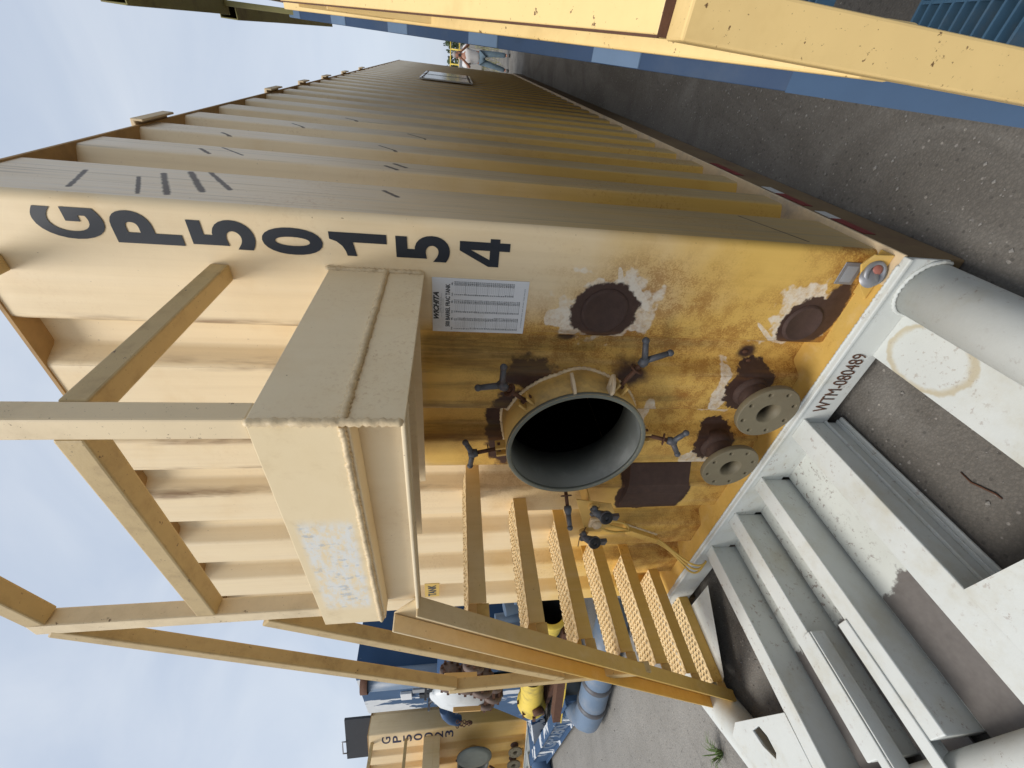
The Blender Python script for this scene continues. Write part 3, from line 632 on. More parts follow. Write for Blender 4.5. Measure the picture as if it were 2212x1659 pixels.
def build_front_details(root):
    # ---- welded cover plates
    MB().lathe([(0, 0), (-.006, .074), (-.0075, .078), (-.004, .086), (0, .088)], (-.268, YF-.001, 1.20), (0, 1, 0), 40).build('cover_disc', 'brown_primer', root)
    MB().lathe([(-.0055, .0), (-.0055, .064), (-.009, .068), (-.009, .071), (-.0055, .075), (0, .080)], (-.285, YF-.001, .385), (0, 1, 0), 40).build('cover_disc', 'brown_primer', root)
    b = MB(); xs = [-1.14, -1.25, -1.32, -1.44, -1.51]; ys = [wall_y(x) for x in xs]; ys = [min(YF+.02, y)-.007 for y in ys]; ys = [YF+.035, YF-.022, YF-.022, YF-.006, YF+.045]
    for (x0, y0), (x1, y1) in zip(zip(xs, ys), zip(xs[1:], ys[1:])):
        b.poly([(x0, y0, .50), (x1, y1, .50), (x1, y1, .83), (x0, y0, .83)])
        b.poly([(x0, y0, .83), (x1, y1, .83), (x1, YF+.09, .85), (x0, YF+.09, .85)]); b.poly([(x0, y0, .50), (x1, y1, .50), (x1, YF+.09, .48), (x0, YF+.09, .48)])
    for x_, y_ in ((xs[0], ys[0]), (xs[-1], ys[-1])): b.poly([(x_, y_, .50), (x_, YF+.09, .50), (x_, YF+.09, .83), (x_, y_, .83)])
    b.build('cover_plate', 'brown_primer', root)
    # ---- volume chart sticker
    c0 = pix(925, 594, 1, YF); c1 = pix(1143, 607, 1, YF); c2 = pix(1130, 717, 1, YF); c3 = pix(925, 712, 1, YF)
    x1_, x0_ = (c0.x+c1.x)/2-.004, (c2.x+c3.x)/2-.004; z1_, z0_ = c0.z-.012, (c1.z+c2.z)/2
    st = MB().box(x0_, x1_, YF-.0035, YF-.0005, z0_, z1_).build('volume_chart', 'sticker_white', root)
    w, h = x1_-x0_, z1_-z0_; y = YF-.0042; ex, ey = (1, 0, 0), (0, 0, 1)
    def T(body, u, v, ww, hh, mat='ink', bold=0., shear=0., line=1.): return place_text(body, 'chart_print', mat, st, (x0_+u*w, y, z0_+v*h), ex, ey, ww*w, hh*h, bold=bold, depth=.0004, shear=shear, line=line)
    T('WICHITA', .25, .932, .50, .058, 'ink', .045, .35); T('TANK MFG. LTD', .36, .914, .30, .012, 'ink_grey')
    T('3601 Barnes Hwy. - Phone 940 692 2217', .29, .900, .44, .008, 'ink_grey'); T('Wichita Falls, Texas 76310', .36, .885, .27, .008, 'ink_grey')
    T('500 BARREL FRAC TANK', .10, .818, .80, .046, 'ink', .025)
    for ci, (i0, n) in enumerate(((1, 36), (37, 36), (73, 32))):
        inch = '\n'.join(str(i0+i) for i in range(n)); bbl = '\n'.join('%.1f' % (4.5*(i0+i) if i0 == 1 else 166.75+4.86*(i0+i-37) if i0 == 37 else 345+5*(i0+i-73)) for i in range(n))
        u = .055+.325*ci; hh = .70*n/36; v0 = .775-hh
        T(inch, u, v0, .035, hh, 'ink'); T(bbl, u+.17, v0, .075, hh, 'ink')
        T('Inch', u-.01, .79, .05, .014); T('BBL.', u+.18, .79, .055, .014)
        b = MB()
        for i in range(n):
            zz = z0_+(v0+hh*(1-(i+.9)/n))*h; t = .0004 if (i+1) % 6 else .0011
            b.box(x0_+(u+(.045 if (i+1) % 6 else 0))*w, x0_+(u+(.165 if (i+1) % 6 else .245))*w, y-.0002, y+.0002, zz, zz+t)
        b.build('chart_lines', 'ink_grey', st)
    T('U.S. PATENT NOS. 663, 3PL,EA  AND  ETI,479', .12, .030, .75, .012, 'ink_grey')
    lp = pix(932, 1283, 1, YF); lb = MB().box(lp.x-.03, lp.x+.14, YF-.003, YF-.0005, lp.z-.05, lp.z+.04).build('warning_label', 'cable_yellow', root)
    place_text('TANK', 'label_print', 'ink', lb, (lp.x-.02, YF-.0036, lp.z-.03), (1, 0, 0), (0, 0, 1), .14, .05, bold=.03)
    # ---- worn metal nameplate
    npm = MB().box(-.115, -.032, YF-.004, YF-.0005, .285, .36).build('name_plate', 'galv', root, .002)
    MB().box(-.105, -.045, YF-.005, YF-.004, .30, .345).build('plate_print', 'ink_grey', npm)
    # ---- corner marker lamp in its bracket
    br = MB().prism([(-.145, ZB+.002), (.02, ZB+.002), (.018, ZB+.075), (-.02, ZB+.105), (-.10, ZB+.055)], 1, YF-.058, YF-.050).box(-.145, .02, YF-.055, YF-.002, ZB+.001, ZB+.008).build('lamp_bracket', 'tank_trim', root, .002)
    cx, cz, yy = -.045, ZB+.048, YF-.060
    MB().lathe([(0, 0), (0, .040), (-.010, .045), (-.018, .040), (-.018, .030), (-.006, .026), (-.006, 0)], (cx, yy, cz), (-.35, 1, .0), 28).build('lamp_housing', 'galv', br)
    MB().lathe([(-.008, .020), (-.014, .016), (-.017, 0)], (cx+.012, yy, cz-.004), (-.35, 1, 0), 20).build('lamp_lens', 'lens_red', br)
    MB().lathe([(-.018, .034), (-.028, .026), (-.030, 0)], (cx-.022, yy+.002, cz+.012), (-.6, 1, -.2), 20).build('lamp_hood', 'galv', br)
    # ---- air-line box with two couplings
    bx = MB().prism([(-1.19, 1.15), (-1.46, 1.05), (-1.475, .965), (-1.36, .90), (-1.235, .965)], 1, -.055, -.047).box(-1.20, -1.30, -.05, YF, 1.075, 1.083).build('coupling_bracket', 'neck_yellow', root, .003)
    cp = MB().box(-1.33, -1.40, -.075, -.055, .985, 1.05).ball((-1.365, -.080, 1.015), .03, .02, .024).build('socket_cover', 'ledge_cream', bx, .006)
    for cx, cz in ((-1.238, 1.025), (-1.452, 1.032)):
        MB().lathe([(0, .022), (-.012, .028), (-.02, .02)], (cx, -.055, cz+.03), (0, 1, 0), 18).build('bulkhead_nut', 'neck_yellow', bx)
        gl = MB().tube([(cx+.01, -.075, cz+.042), (cx+.004, -.10, cz+.03), (cx, -.115, cz)], [.018, .017, .024], 14)
        gl.box(cx-.028, cx+.030, -.098, -.078, cz+.028, cz+.046); gl.ball((cx-.024, -.088, cz+.040), .012); gl.ball((cx+.026, -.088, cz+.040), .012)
        gl.lathe([(0, .0), (0, .032), (-.014, .034), (-.014, .0)], (cx-.002, -.118, cz-.012), (-.45, 1, .12), 22)
        gl.prism([(cx-.022, cz-.072), (cx+.014, cz-.076), (cx+.012, cz-.036), (cx-.016, cz-.036)], 1, -.130, -.112)
        go = gl.build('air_coupling', 'grey_iron', bx, .0)
        MB().lathe([(-.014, .030), (-.022, .028), (-.022, .011), (-.014, .009)], (cx-.002, -.118, cz-.012), (-.45, 1, .12), 22).build('rubber_seal', 'rubber', go)
    MB().tube([(-1.40, -.07, 1.06), (-1.48, -.08, 1.08), (-1.55, -.085, 1.075)], .0025, 6).build('tie_wire', 'rust_iron', bx)
    # ---- cable run: loops from the box, through a welded cover, down to the sill
    ck = MB().prism([(-1.63, .735), (-1.675, .735), (-1.80, .50), (-1.755, .50)], 1, YF-.040, YF+.02).build('cable_cover', 'tank_trim', root, .004)
    weld([(-1.628, YF-.003, .737), (-1.752, YF-.003, .50)], .007, ck)
    for i in range(3):
        o = (i-1)*.024
        def bez(P, n=22):
            out = []
            for t in np.linspace(0, 1, n):
                q = [Vector(p) for p in P]
                while len(q) > 1: q = [a.lerp(b_, t) for a, b_ in zip(q, q[1:])]
                out.append(q[0])
            return out
        MB().tube(bez([(-1.40+o, -.05, .98), (-1.44+o*3, -.06, .86-o*2), (-1.50, -.04, .78), (-1.58, .02, .75+o), (-1.66+o*.5, YF-.03, .72)]), .006, 8).build('cable', 'cable_yellow', root)
        MB().tube(bez([(-1.77+o*.7, YF-.03, .51), (-1.80+o*2, .02, .42+o*2), (-1.86+o, -.03-.02*i, .33), (-1.90+o*3, -.09, .30+.02*i), (-1.88+o*2, -.10, .245), (-1.85+o, -.06, .22)]), .006, 8).build('cable', 'cable_yellow', root)
    # ---- bolt heads etc. low on the wall
    for (x, z) in ((-.47, .50), (-.51, .47)): MB().ball((x, wall_y(x)-.004, z), .010, .006, .012).build('bolt_head', 'rust_iron', root)
    # ---- faded reflective tape on the right base rail
    b = MB()
    for y0, y1, m in ((.22, .40, 'tape_red'), (.40, .50, 'tape_white'), (.58, .78, 'tape_red'), (.78, .90, 'tape_white'), (1.15, 1.45, 'tape_red')):
        MB().box(.0305, .0325, y0, y1, .165, .215).build('reflective_tape', m, root)
    # ---- reflective access panel far along the side
    pn = MB().box(XF+.030, XF+.012, 6.05, 7.95, 1.48, 2.22).build('access_panel', 'mirror_panel', root, .004)
    for i in range(6):
        for z in (1.52, 2.18): MB().ball((XF+.032, 6.15+.33*i, z), .008, .016, .016, 8, 5).build('panel_bolt', 'rust_iron', pn)
    MB().box(XF+.033, XF+.030, 6.98, 7.0, 1.48, 2.22).build('panel_seam', 'grey_iron', pn)

def build_nose(root, main):
    """white tongue frame in front of the tank: cross sill, four channel beams, pans, big pipes, corner plates"""
    nm = 'white_paint'
    sill = MB().box(.03, XL-.02, -.016, -.003, .075, ZB+.002).box(.03, XL-.02, -.030, -.001, ZB-.012, ZB+.004).build('cross_sill', nm, root, .004)
    if main:
        pa, pb, pc2, pd = pix(1752, 888, 1, -.017), pix(1852, 765, 1, -.017), pix(1778, 868, 1, -.017), pix(1742, 880, 1, -.017)
        place_text('WTM-080489', 'weld_lettering', 'rust_iron', sill, (pa.x, -.0175, .128), (1, 0, 0), (0, 0, 1), pb.x-pa.x, .062, bold=-.012, depth=.005)
        weld([(.0, -.006, ZB+.004), (-.5, -.006, ZB+.004), (-1.2, -.006, ZB+.004), (-2.2, -.006, ZB+.004)], .006, sill, mat='white_paint')
    for i, (xa, xb) in enumerate(((-.70, -.81), (-1.10, -1.18), (-1.40, -1.49), (-1.73, -1.82))):
        b = MB().box(xa, xb, -1.03, -.016, .192, .204).box(xa-.022, xb+.004, -1.03, -.016, .012, .192)
        if i == 0: b.box(xa+.012, xa-.022, -.90, -.016, .014, .026).box(xa-.008, xa-.022, -.90, -.016, .085, .093)
        b.box(xa-.004, xa-.022, -1.03, -.016, .026, .034)
        b.build('tongue_beam', nm, root, .004)
    for (xa, xb) in ((-.812, -1.104), (-1.176, -1.404), (-1.486, -1.734)):
        MB().box(xa, xb, -1.05, -.016, .040, .048).build('pan', 'pan_paint', root); MB().box(xa, xb, -.016, -.004, .03, .08).build('pan_back', nm, root)
    # angle bars lying on the middle beams
    MB().box(-1.165, -1.215, -1.20, -.66, .2045, .2125).box(-1.210, -1.218, -1.20, -.66, .12, .2045).build('angle_bar', nm, root, .003)
    MB().box(-1.385, -1.425, -1.20, -.62, .2045, .2125).box(-1.378, -1.386, -1.20, -.62, .14, .2045).build('angle_bar', nm, root, .003)
    # pipes
    MB().tube([(-.075, -.016, .105), (-.075, -.62, .105), (-.11, -.78, .105), (-.30, -1.02, .105), (-.42, -1.12, .105), (-.6, -1.15, .105), (-1.9, -1.15, .105), (-2.06, -1.12, .105), (-2.2, -1.02, .105), (-2.62, -.46, .105), (-2.64, -.3, .105), (-2.60, -.10, .105), (-2.56, -.07, .105)], .096, 28).build('bumper_pipe', nm, root)
    if main: weld([(-.075+.1*math.cos(rad(a)), -.020, .105+.1*math.sin(rad(a))) for a in range(-20, 200, 10)], .007, root, 'pipe_weld', 'white_paint')
    # plates
    MB().box(-.14, -.36, -1.12, -.016, .095, .104).build('corner_plate', nm, root, .002)
    MB().poly([(-.702, -.766, .206), (-.30, -.79, .206), (-.14, -.98, .206), (-.30, -1.16, .206), (-.702, -1.16, .206)]).poly([(-.702, -.766, .196), (-.30, -.79, .196), (-.14, -.98, .196), (-.30, -1.16, .196), (-.702, -1.16, .196)]).poly([(-.702, -.766, .196), (-.30, -.79, .196), (-.30, -.79, .206), (-.702, -.766, .206)]).build('corner_plate', nm, root)
    M4 = Matrix(((1, 0, 0, 0), (0, 1, 0, 0), (0, 0, 1, .2), (0, 0, 0, 1)))
    curve_plate('slotted_plate', [(-1.815, -.80), (-2.26, -.735), (-2.34, -.775), (-2.10, -1.12), (-1.815, -1.14)], [[(-2.135, -.795), (-2.06, -.790), (-2.025, -.84), (-2.015, -.905), (-2.04, -.925), (-2.10, -.865)]], .012, nm, M4, root, .002)
    MB().poly([(-2.10, -.078, .10), (-2.50, -.078, .10), (-2.56, -.40, .10), (-2.40, -.52, .10), (-2.36, -.50, .10)]).build('corner_plate', nm, root)

tank = thing('frac_tank', 'large corrugated yellow steel tank lettered GP50154, stairs and round open manway on its front', 'tank', (-1.27, 6.1, 0), 'corrugated yellow tanks')
build_tank(tank, 'GP50154', True)
# second tank of the same kind further left
far = thing('frac_tank', 'distant corrugated yellow tank lettered GP50023, dark hatch lid standing on its roof', 'tank', (-1.27, 6.1, 0), 'corrugated yellow tanks')
build_tank(far, 'GP50023', False)
DF = Vector((-9.25, .82, 0))
pc = Vector((-.35, .38, 0))
o = MB().box(pc.x-.62, pc.x+.38, pc.y, pc.y+.045, H+.012, H+.47).build('roof_hatch', 'hatch_dark', far, .004)
MB().tube([(pc.x-.15, pc.y-.01, H+.46), (pc.x-.15, pc.y-.01, H+.53), (pc.x-.45, pc.y-.01, H+.53), (pc.x-.45, pc.y-.01, H+.46)], .012, 6).build('hatch_handle', 'galv', o)
FR = rad(22); rl = Vector((-1.27-XF, 6.1-YF, 0)); rl.rotate(Matrix.Rotation(FR, 3, 'Z'))
far.location = Vector((-9.24, .90, 0))+rl; far.rotation_euler = (0, 0, FR)

# ------------------------------------------------------------------ blue stair unit beside the camera (right) and an unseen tank added to shade the alley
ns = thing('stair_unit', 'blue steel stair with grated treads and yellow box handrail beside the alley', 'stair', (.9, .2, 0))
def zs(y): return .13+.70*(y+1.21)                # top of the stringer
sl = math.atan(.70); up = Vector((0, -math.sin(sl), math.cos(sl)))
Y0, Y1 = -1.39, 2.56
def slope_bar(x0, x1, y0, y1, off0, off1, mb=None):
    """bar following the stair slope between heights off0..off1 above the stringer top line"""
    mb = mb or MB()
    return mb.prism([(y0, zs(y0)+off0), (y1, zs(y1)+off0), (y1, zs(y1)+off1), (y0, zs(y0)+off1)], 0, x0, x1)
for xa, xb, xw in ((.424, .497, .489), (1.36, 1.43, 1.36)):
    b = slope_bar(xa, xb, Y0, Y1, -.010, 0); slope_bar(xw, xw+.008, Y0, Y1, -.235, -.010, b); slope_bar(xa, xb, Y0, Y1, -.245, -.235, b)
    so_ = b.build('stringer', 'blue_stair', ns, .002)
    if xa < 1:
        for k in range(5):
            yc = -1.21+1.60+.55*k
            slope_bar(xa+.002, xb-.004, yc-.075, yc+.075, .001, .005).build('paint_patch', 'blue_patch', so_)
        slope_bar(xa-.002, xb, Y0, -.05, .0, .006).build('foot_plate', 'blue_mid', so_)
for k in range(12):
    yk = -1.22+.30*k; z = zs(yk)-.02
    b = MB().box(.505, 1.36, yk, yk+.006, z-.045, z).box(.505, 1.36, yk+.245, yk+.251, z-.035, z)
    for i in range(1, 9): b.box(.505, 1.36, yk+.0275*i, yk+.0275*i+.005, z-.032, z)
    for i in range(1, 9): b.box(.505+.1*i, .511+.1*i, yk, yk+.25, z-.010, z-.001)
    b.box(.505, .55, yk, yk+.25, z-.04, z-.036)
    b.build('tread', 'blue_grate', ns)
# yellow box handrail: newel, sloping top rail and lower rail
NY = -.46
def zr(y): return 1.46+.70*(y-NY)
b = MB(); rx0, rx1 = .462, .520
for o0, o1, nm_ in ((-.055, 0, 'top_rail'), (-.40, -.345, 'lower_rail')):
    ye = .80 if nm_ == 'top_rail' else 1.62
    MB().prism([(NY, zr(NY)+o0), (ye, zr(ye)+o0), (ye, zr(ye)+o1), (NY, zr(NY)+o1)], 0, rx0-(.003 if o0 < -.1 else -.012), rx1+.012).build(nm_, 'rail_yellow', ns, .004)
MB().beam((.479, NY-.029, zs(NY)-.03), (.502, NY-.029, zr(NY)-.012), .062, .057, (0, 1, 0)).build('newel_post', 'rail_yellow', ns, .004)
MB().box(.474, .534, NY-.0015, NY+.0015, zr(NY)-.045, zr(NY)+.0012).build('mitre_weld', 'rust_iron', ns)
for yy in (.55, .74): MB().box(rx0+.004, rx1-.004, yy, yy+.05, zs(yy), zr(yy)-.03).build('rail_post', 'rail_yellow', ns, .003)
for o0, o1, nm_ in ((-.055, 0, 'top_rail'), (-.30, -.245, 'lower_rail')):
    MB().prism([(NY, zr(NY)+o0), (2.3, zr(2.3)+o0), (2.3, zr(2.3)+o1), (NY, zr(NY)+o1)], 0, rx0+.92, rx1+.92).build(nm_, 'rail_yellow', ns, .004)
MB().box(rx0+.92, rx1+.92, NY-.058, NY-.001, zs(NY), zr(NY)-.02).build('newel_post', 'rail_yellow', ns, .004)
# landing at the top with a rusty knuckle and weathered olive guard tubes
zl = zs(2.56)
MB().box(.45, 1.43, 2.56, 3.24, zl-.12, zl-.03).build('landing', 'blue_stair', ns, .003)
for x in (.50, 1.38):
    for y in (2.65, 3.15): MB().box(x-.03, x+.03, y-.03, y+.03, 0, zl-.12).build('landing_leg', 'blue_stair', ns, .003)
b = MB(); T = .09
def hollow(x0, x1, y0, y1, z0, z1, name):
    t = .006; m = MB().box(x0, x1, y0, y1, z1-t, z1).box(x0, x1, y0, y1, z0, z0+t).box(x0, x0+t, y0, y1, z0+t, z1-t).box(x1-t, x1, y0, y1, z0+t, z1-t)
    return m.build(name, 'olive', ns, .002)
zo = 3.22
hollow(.398, .398+T, 1.52, 2.66, zo, zo+.11, 'guard_tube'); hollow(.375, .375+T, 2.72, 5.6, zo-.02, zo+.09, 'guard_tube')
MB().box(.50, .53, 2.6, 3.2, zo-.30, zo-.24).build('guard_rail', 'shaded_rail', ns, .003)
for y in (2.60, 3.15): MB().box(.44, .47, y, y+.05, zl-.03, zo).build('guard_post', 'olive', ns, .003)
MB().prism([(NY, zr(NY)-.002), (.8, zr(.8)-.002), (.8, zr(.8)+.0015), (NY, zr(NY)+.0015)], 0, rx0+.0108, rx0+.014).build('rusty_edge', 'rust_iron', ns)
ns.rotation_euler = (0, 0, rad(-.84))
nb = thing('unseen_tank', 'unseen pale grey tank body added behind the blue stair to shade the alley', 'tank', (2.0, 8.3, 0))
MB().box(.80, 3.2, 3.3, 13.6, .12, 2.80).build('tank_body', 'concrete_grey', nb, .03)  # out of view, added to block light into the alley
MB().box(.84, 3.16, 3.65, 13.5, 0, .12).build('skid', 'rail_brown', nb)
for i in range(24): MB().box(.775, .80, 3.65+.41*i, 3.72+.41*i, .14, 2.58).build('rib', 'concrete_grey', nb)

# ------------------------------------------------------------------ blue pump unit at left
BX, BY, BH = -7.04, 1.15, 3.09; BL = -8.95
bu = thing('blue_unit', 'blue steel unit with peeling white paint and white domed cover behind the yellow stair rails', 'equipment', (-8, 2.2, 0))
body = MB().prism([(BX, BY), (BL, BY), (BL, BY+3.2), (BX, BY+3.2)], 2, .35, BH)
bd = MB().poly([(BX, BY, .35), (BL, BY, .35), (BL, BY, BH), (BX, BY, BH)]).poly([(BX, BY, BH), (BL, BY, BH), (BL, BY+3.2, BH), (BX, BY+3.2, BH)]).build('front_panel', 'blue_peel', bu)
MB().poly([(BX, BY, .35), (BX, BY+3.2, .35), (BX, BY+3.2, BH), (BX, BY, BH)]).poly([(BL, BY, .35), (BL, BY+3.2, .35), (BL, BY+3.2, BH), (BL, BY, BH)]).poly([(BX, BY+3.2, .35), (BL, BY+3.2, .35), (BL, BY+3.2, BH), (BX, BY+3.2, BH)]).build('side_panel', 'blue_shade_peel', bu)
def F(px, py, y): return pix(px, py, 1, y)
# vertical riser pipe with union, sight pipe, gauges, handle, label
a = F(778, 1468, BY-.12); c_ = F(905, 1468, BY-.12)
MB().tube([(a.x, BY-.14, 2.85), (a.x, BY-.14, 1.9), (a.x+.05, BY-.2, 1.65), (a.x+.05, BY-.35, 1.5)], .14, 16).build('riser_pipe', 'blue_pipe', bu)
MB().lathe([(0, .17), (.10, .17), (.10, .0)], (a.x, BY-.14, 2.84), (0, 0, 1), 16).build('riser_cap', 'rust_iron', bu)
MB().tube([(a.x-.25, BY-.10, 2.9), (a.x-.12, BY-.10, 2.55), (a.x-.10, BY-.12, 1.7)], .028, 8).build('vent_line', 'ledge_cream', bu)
for (x, z, wd, hh, m_) in ((-7.95, 2.02, .16, .26, 'ink_grey'), (-8.25, 2.30, .30, .18, 'sticker_white'), (-8.25, 2.02, .20, .16, 'hatch_dark'), (-8.3, 1.80, .42, .035, 'blue_dark')):
    MB().box(x, x+wd, BY-.045, BY-.002, z, z+hh).build('front_fitting', m_, bu, .006)
# domed white cover seen from its rim side, with clamp ears
DC = F(1000, 1500, BY-.55)
dm = MB().lathe([(-.10, .40), (-.04, .44), (0, .44), (.03, .42), (.12, .30), (.17, .15), (.185, 0)], (DC.x, DC.y, DC.z), (-.12, -1, .02), 36).build('dome_cover', 'white_cap', bu)
MB().lathe([(-.50, .36), (-.08, .36)], (DC.x, DC.y, DC.z), (-.12, -1, .02), 28).build('dome_neck', 'blue_dark', bu)
for i in range(7):
    t = 2*math.pi*i/7+.3
    p = Vector((DC.x+.42*math.cos(t), DC.y+.04, DC.z+.42*math.sin(t))); q = p+Vector((.10*math.cos(t), -.03, .10*math.sin(t)))
    MB().tube([p+Vector((0, .1, 0)), p, q], .022, 7).beam(q-Vector((0, .09, 0)), q+Vector((0, .05, 0)), .035, .03).build('clamp_ear', 'grey_iron', dm)
place_text('SERVICE\nUNIT\nONLY', 'cover_print', 'ink', dm, (DC.x+.16, DC.y-.135, DC.z-.16), (.75, .6, 0), (0, .25, 1), .20, .22, depth=.01)
# elbow and chain below/left of the dome
E0 = F(985, 1545, BY-.45)
E0 = E0+Vector((.15, 0, .08))
MB().tube([(E0.x+.25, E0.y, E0.z+.10), (E0.x+.05, E0.y-.02, E0.z+.07), (E0.x-.07, E0.y-.05, E0.z), (E0.x-.15, E0.y-.07, E0.z-.13)], [.075, .08, .08, .075], 16).build('elbow', 'blue_dark', bu)
for i in range(13):
    t = i/12; p = Vector((E0.x+.10-.25*t, E0.y-.14, E0.z-.10-.20*math.sin(math.pi*t)))
    ax = Vector((math.cos(i*1.57), math.sin(i*1.57), .3))
    MB().lathe([(-.006, .017), (-.006, .027), (.006, .027), (.006, .017)], p, ax, 10, closed=True).build('chain_link', 'rust_iron', bu)
# stacked rusty valve flanges
for (px_, py_, r_) in ((972, 1462, .13), (1008, 1468, .12), (1042, 1475, .14), (1048, 1502, .14), (1066, 1490, .12), (1022, 1448, .13)):
    p = F(px_, py_, BY-.6)
    v = MB().lathe([(-.10, .0), (-.10, r_), (-.04, r_), (-.04, r_*.6), (.04, r_*.6), (.04, r_), (.10, r_), (.10, 0)], p, (-.8, -.6, .1), 18).build('valve', 'valve_brown', bu)
    for i in range(8):
        t = 2*math.pi*i/8; d = Vector((-.8, -.6, .1)).normalized(); a_ = d.orthogonal().normalized(); b_ = d.cross(a_); q = p+(a_*math.cos(t)+b_*math.sin(t))*r_*.82
        MB().beam(q-d*.13, q+d*.13, .03, .03).build('stud', 'rust_iron', v)
for (px_, py_) in ((1030, 1458), (1038, 1530)):
    p = F(px_, py_, BY-.8); MB().beam(p, p+Vector((.05, .0, .34)), .05, .03).build('wood_tag', 'wood_stick', bu)
# gusset, machine deck, skid with number
g0, g1, g2, g3 = F(1045, 1520, BY-.5), F(1045, 1460, BY-.5), F(1150, 1450, BY-.5), F(1180, 1575, BY-.5)
gp = MB()
for y_ in (BY-.5, BY-.47): gp.poly([(g0.x, y_, g0.z), (g1.x, y_, g1.z), (g2.x, y_, g2.z), (g3.x, y_, g3.z)])
gp.build('gusset', 'blue_peel', bu)
MB().box(-5.6, -8.6, .75, 2.4, .16, .34).build('machine_deck', 'blue_skid', bu, .01)
MB().box(-5.4, -8.6, .18, .24, .10, .36).box(-5.4, -8.6, .14, .28, .35, .372).box(-5.4, -8.6, .14, .28, .088, .10).build('skid_channel', 'blue_skid', bu, .004)
place_text('GP28016', 'skid_number', 'blue_pipe', bu, (-7.65, .178, .13), (1, 0, 0), (0, 0, 1), 1.7, .20, depth=.004, bold=.02)
for x_ in (-6.0, -8.2): MB().box(x_, x_-.15, .25, 1.0, .10, .33).build('skid_cross', 'blue_skid', bu, .004)
rp_ = MB().tube([(-8.75, -.05, .16), (-8.75, .9, .16)], .16, 22).build('skid_roller', 'blue_peel', bu)
MB().lathe([(0, .15), (.02, .165), (.02, 0)], (-8.75, -.06, .16), (0, -1, 0), 22).build('roller_end', 'white_cap', rp_)
MB().beam((-7.3, .5, .34), (-6.6, .9, .95), .10, .16).build('brace', 'blue_pipe', bu)
for i in range(6):
    x = -5.0-.28*i; MB().tube([(x, 1.25+.1*(i % 2), .3), (x, 1.2, .9+.1*(i % 3))], .07+.02*(i % 2), 10).box(x-.10, x+.10, 1.1, 1.3, .55, .62).build('pump_part', 'blue_pipe', bu, .004)

# yellow hose spool in front of the unit
ys = thing('pipe_spool', 'yellow steel pipe spool with open black end behind the lower stair treads', 'pipe', (-4.6, .6, .6), 'yellow pipe spools')
p = F(1190, 1318, .55); q = F(1150, 1440, .62)
ax_ = (p-q).normalized(); r_ = .155
m_ = MB().lathe([(0, r_*.84), (0, r_+.02), (-.05, r_+.02), (-.06, r_), (-.34, r_), (-.40, r_*.9), (-(p-q).length, r_*.9)], p, ax_, 32).build('spool_pipe', 'yellow_pipe', ys)
MB().lathe([(-.001, r_*.86), (-.5, r_*.86), (-.5, 0)], p, ax_, 32).build('rubber_liner', 'rubber', m_)
for t in (.25, .6): MB().beam(Vector(p)-ax_*t-Vector((0, 0, .02)), Vector(p)-ax_*t-Vector((0, 0, p.z)), .10, .06).build('stand_leg', 'yellow_pipe', ys)
ys2 = thing('pipe_spool', 'stubby yellow pipe reducer with flange on the blue skid near the number', 'pipe', (-6.2, .5, .6), 'yellow pipe spools')
p = F(1148, 1545, .45); q = F(1150, 1455, .50); ax_ = (Vector(p)-Vector(q)).normalized(); ln = (Vector(p)-Vector(q)).length
p = Vector(q)+ax_*1.05
m_ = MB().lathe([(0, 0), (0, .19), (-.07, .20), (-.10, .165), (-.20, .165), (-.24, .15), (-.80, .145), (-1.05, .145)], p, ax_, 32).build('reducer', 'yellow_pipe', ys2)
for i in range(8):
    t = 2*math.pi*i/8; a_ = ax_.orthogonal().normalized(); b_ = ax_.cross(a_); k_ = p+(a_*math.cos(t)+b_*math.sin(t))*.18
    MB().beam(k_-ax_*.09, k_+ax_*.05, .04, .04).build('stud', 'rust_iron', m_)
MB().lathe([(-.03, 0), (-.03, .075), (.03, .075), (.03, 0)], p-ax_*.25+Vector((0, -.17, -.06)), (0, 1, .2), 8).build('plug', 'rust_iron', m_)
MB().box(p.x-.1, p.x+1.0, p.y-.05, p.y+.25, .37, p.z-.16).build('saddle', 'rust_iron', ys2)
yb = thing('steel_channel', 'dark channel bar with yellow edge lying between skid and pale blue pipe', 'channel bar', (-5.2, .3, .4))
p = F(1165, 1480, .2); MB().beam((-4.3, .55, .48), (-5.9, .16, .40), .12, .10).build('channel', 'rust_iron', yb); MB().beam((-4.3, .49, .43), (-5.9, .10, .35), .02, .012).build('channel_lip', 'yellow_pipe', yb)
# pale blue elbow pipe on the ground
e = [pix(1215, 1395, 2, .20), pix(1240, 1465, 2, .16), pix(1262, 1505, 2, .15), pix(1272, 1540, 2, .15)]
ep = thing('elbow_pipe', 'pale blue pipe elbow with welded bands lying on the concrete', 'pipe', (-5.0, .2, 0))
e0 = Vector((-3.6, .42, .17)); e1 = Vector((-4.55, .18, .17)); e2 = Vector((-5.15, .02, .17)); e3 = Vector((-5.45, .05, .17)); e4 = Vector((-5.6, .30, .20)); e5 = Vector((-5.62, .85, .26))
m_ = MB().tube([e0, e1, e2, e2.lerp(e3, .5)+Vector((0, -.03, 0)), e3, e3.lerp(e4, .6)+Vector((-.06, -.06, 0)), e4, e5], .15, 24).build('pipe_run', 'blue_pipe', ep)
for t in (.15, .75): c_ = e1.lerp(e2, t); MB().lathe([(-.035, .150), (-.02, .163), (.02, .163), (.035, .150)], c_, (e2-e1), 24).build('weld_band', 'grey_iron', m_)

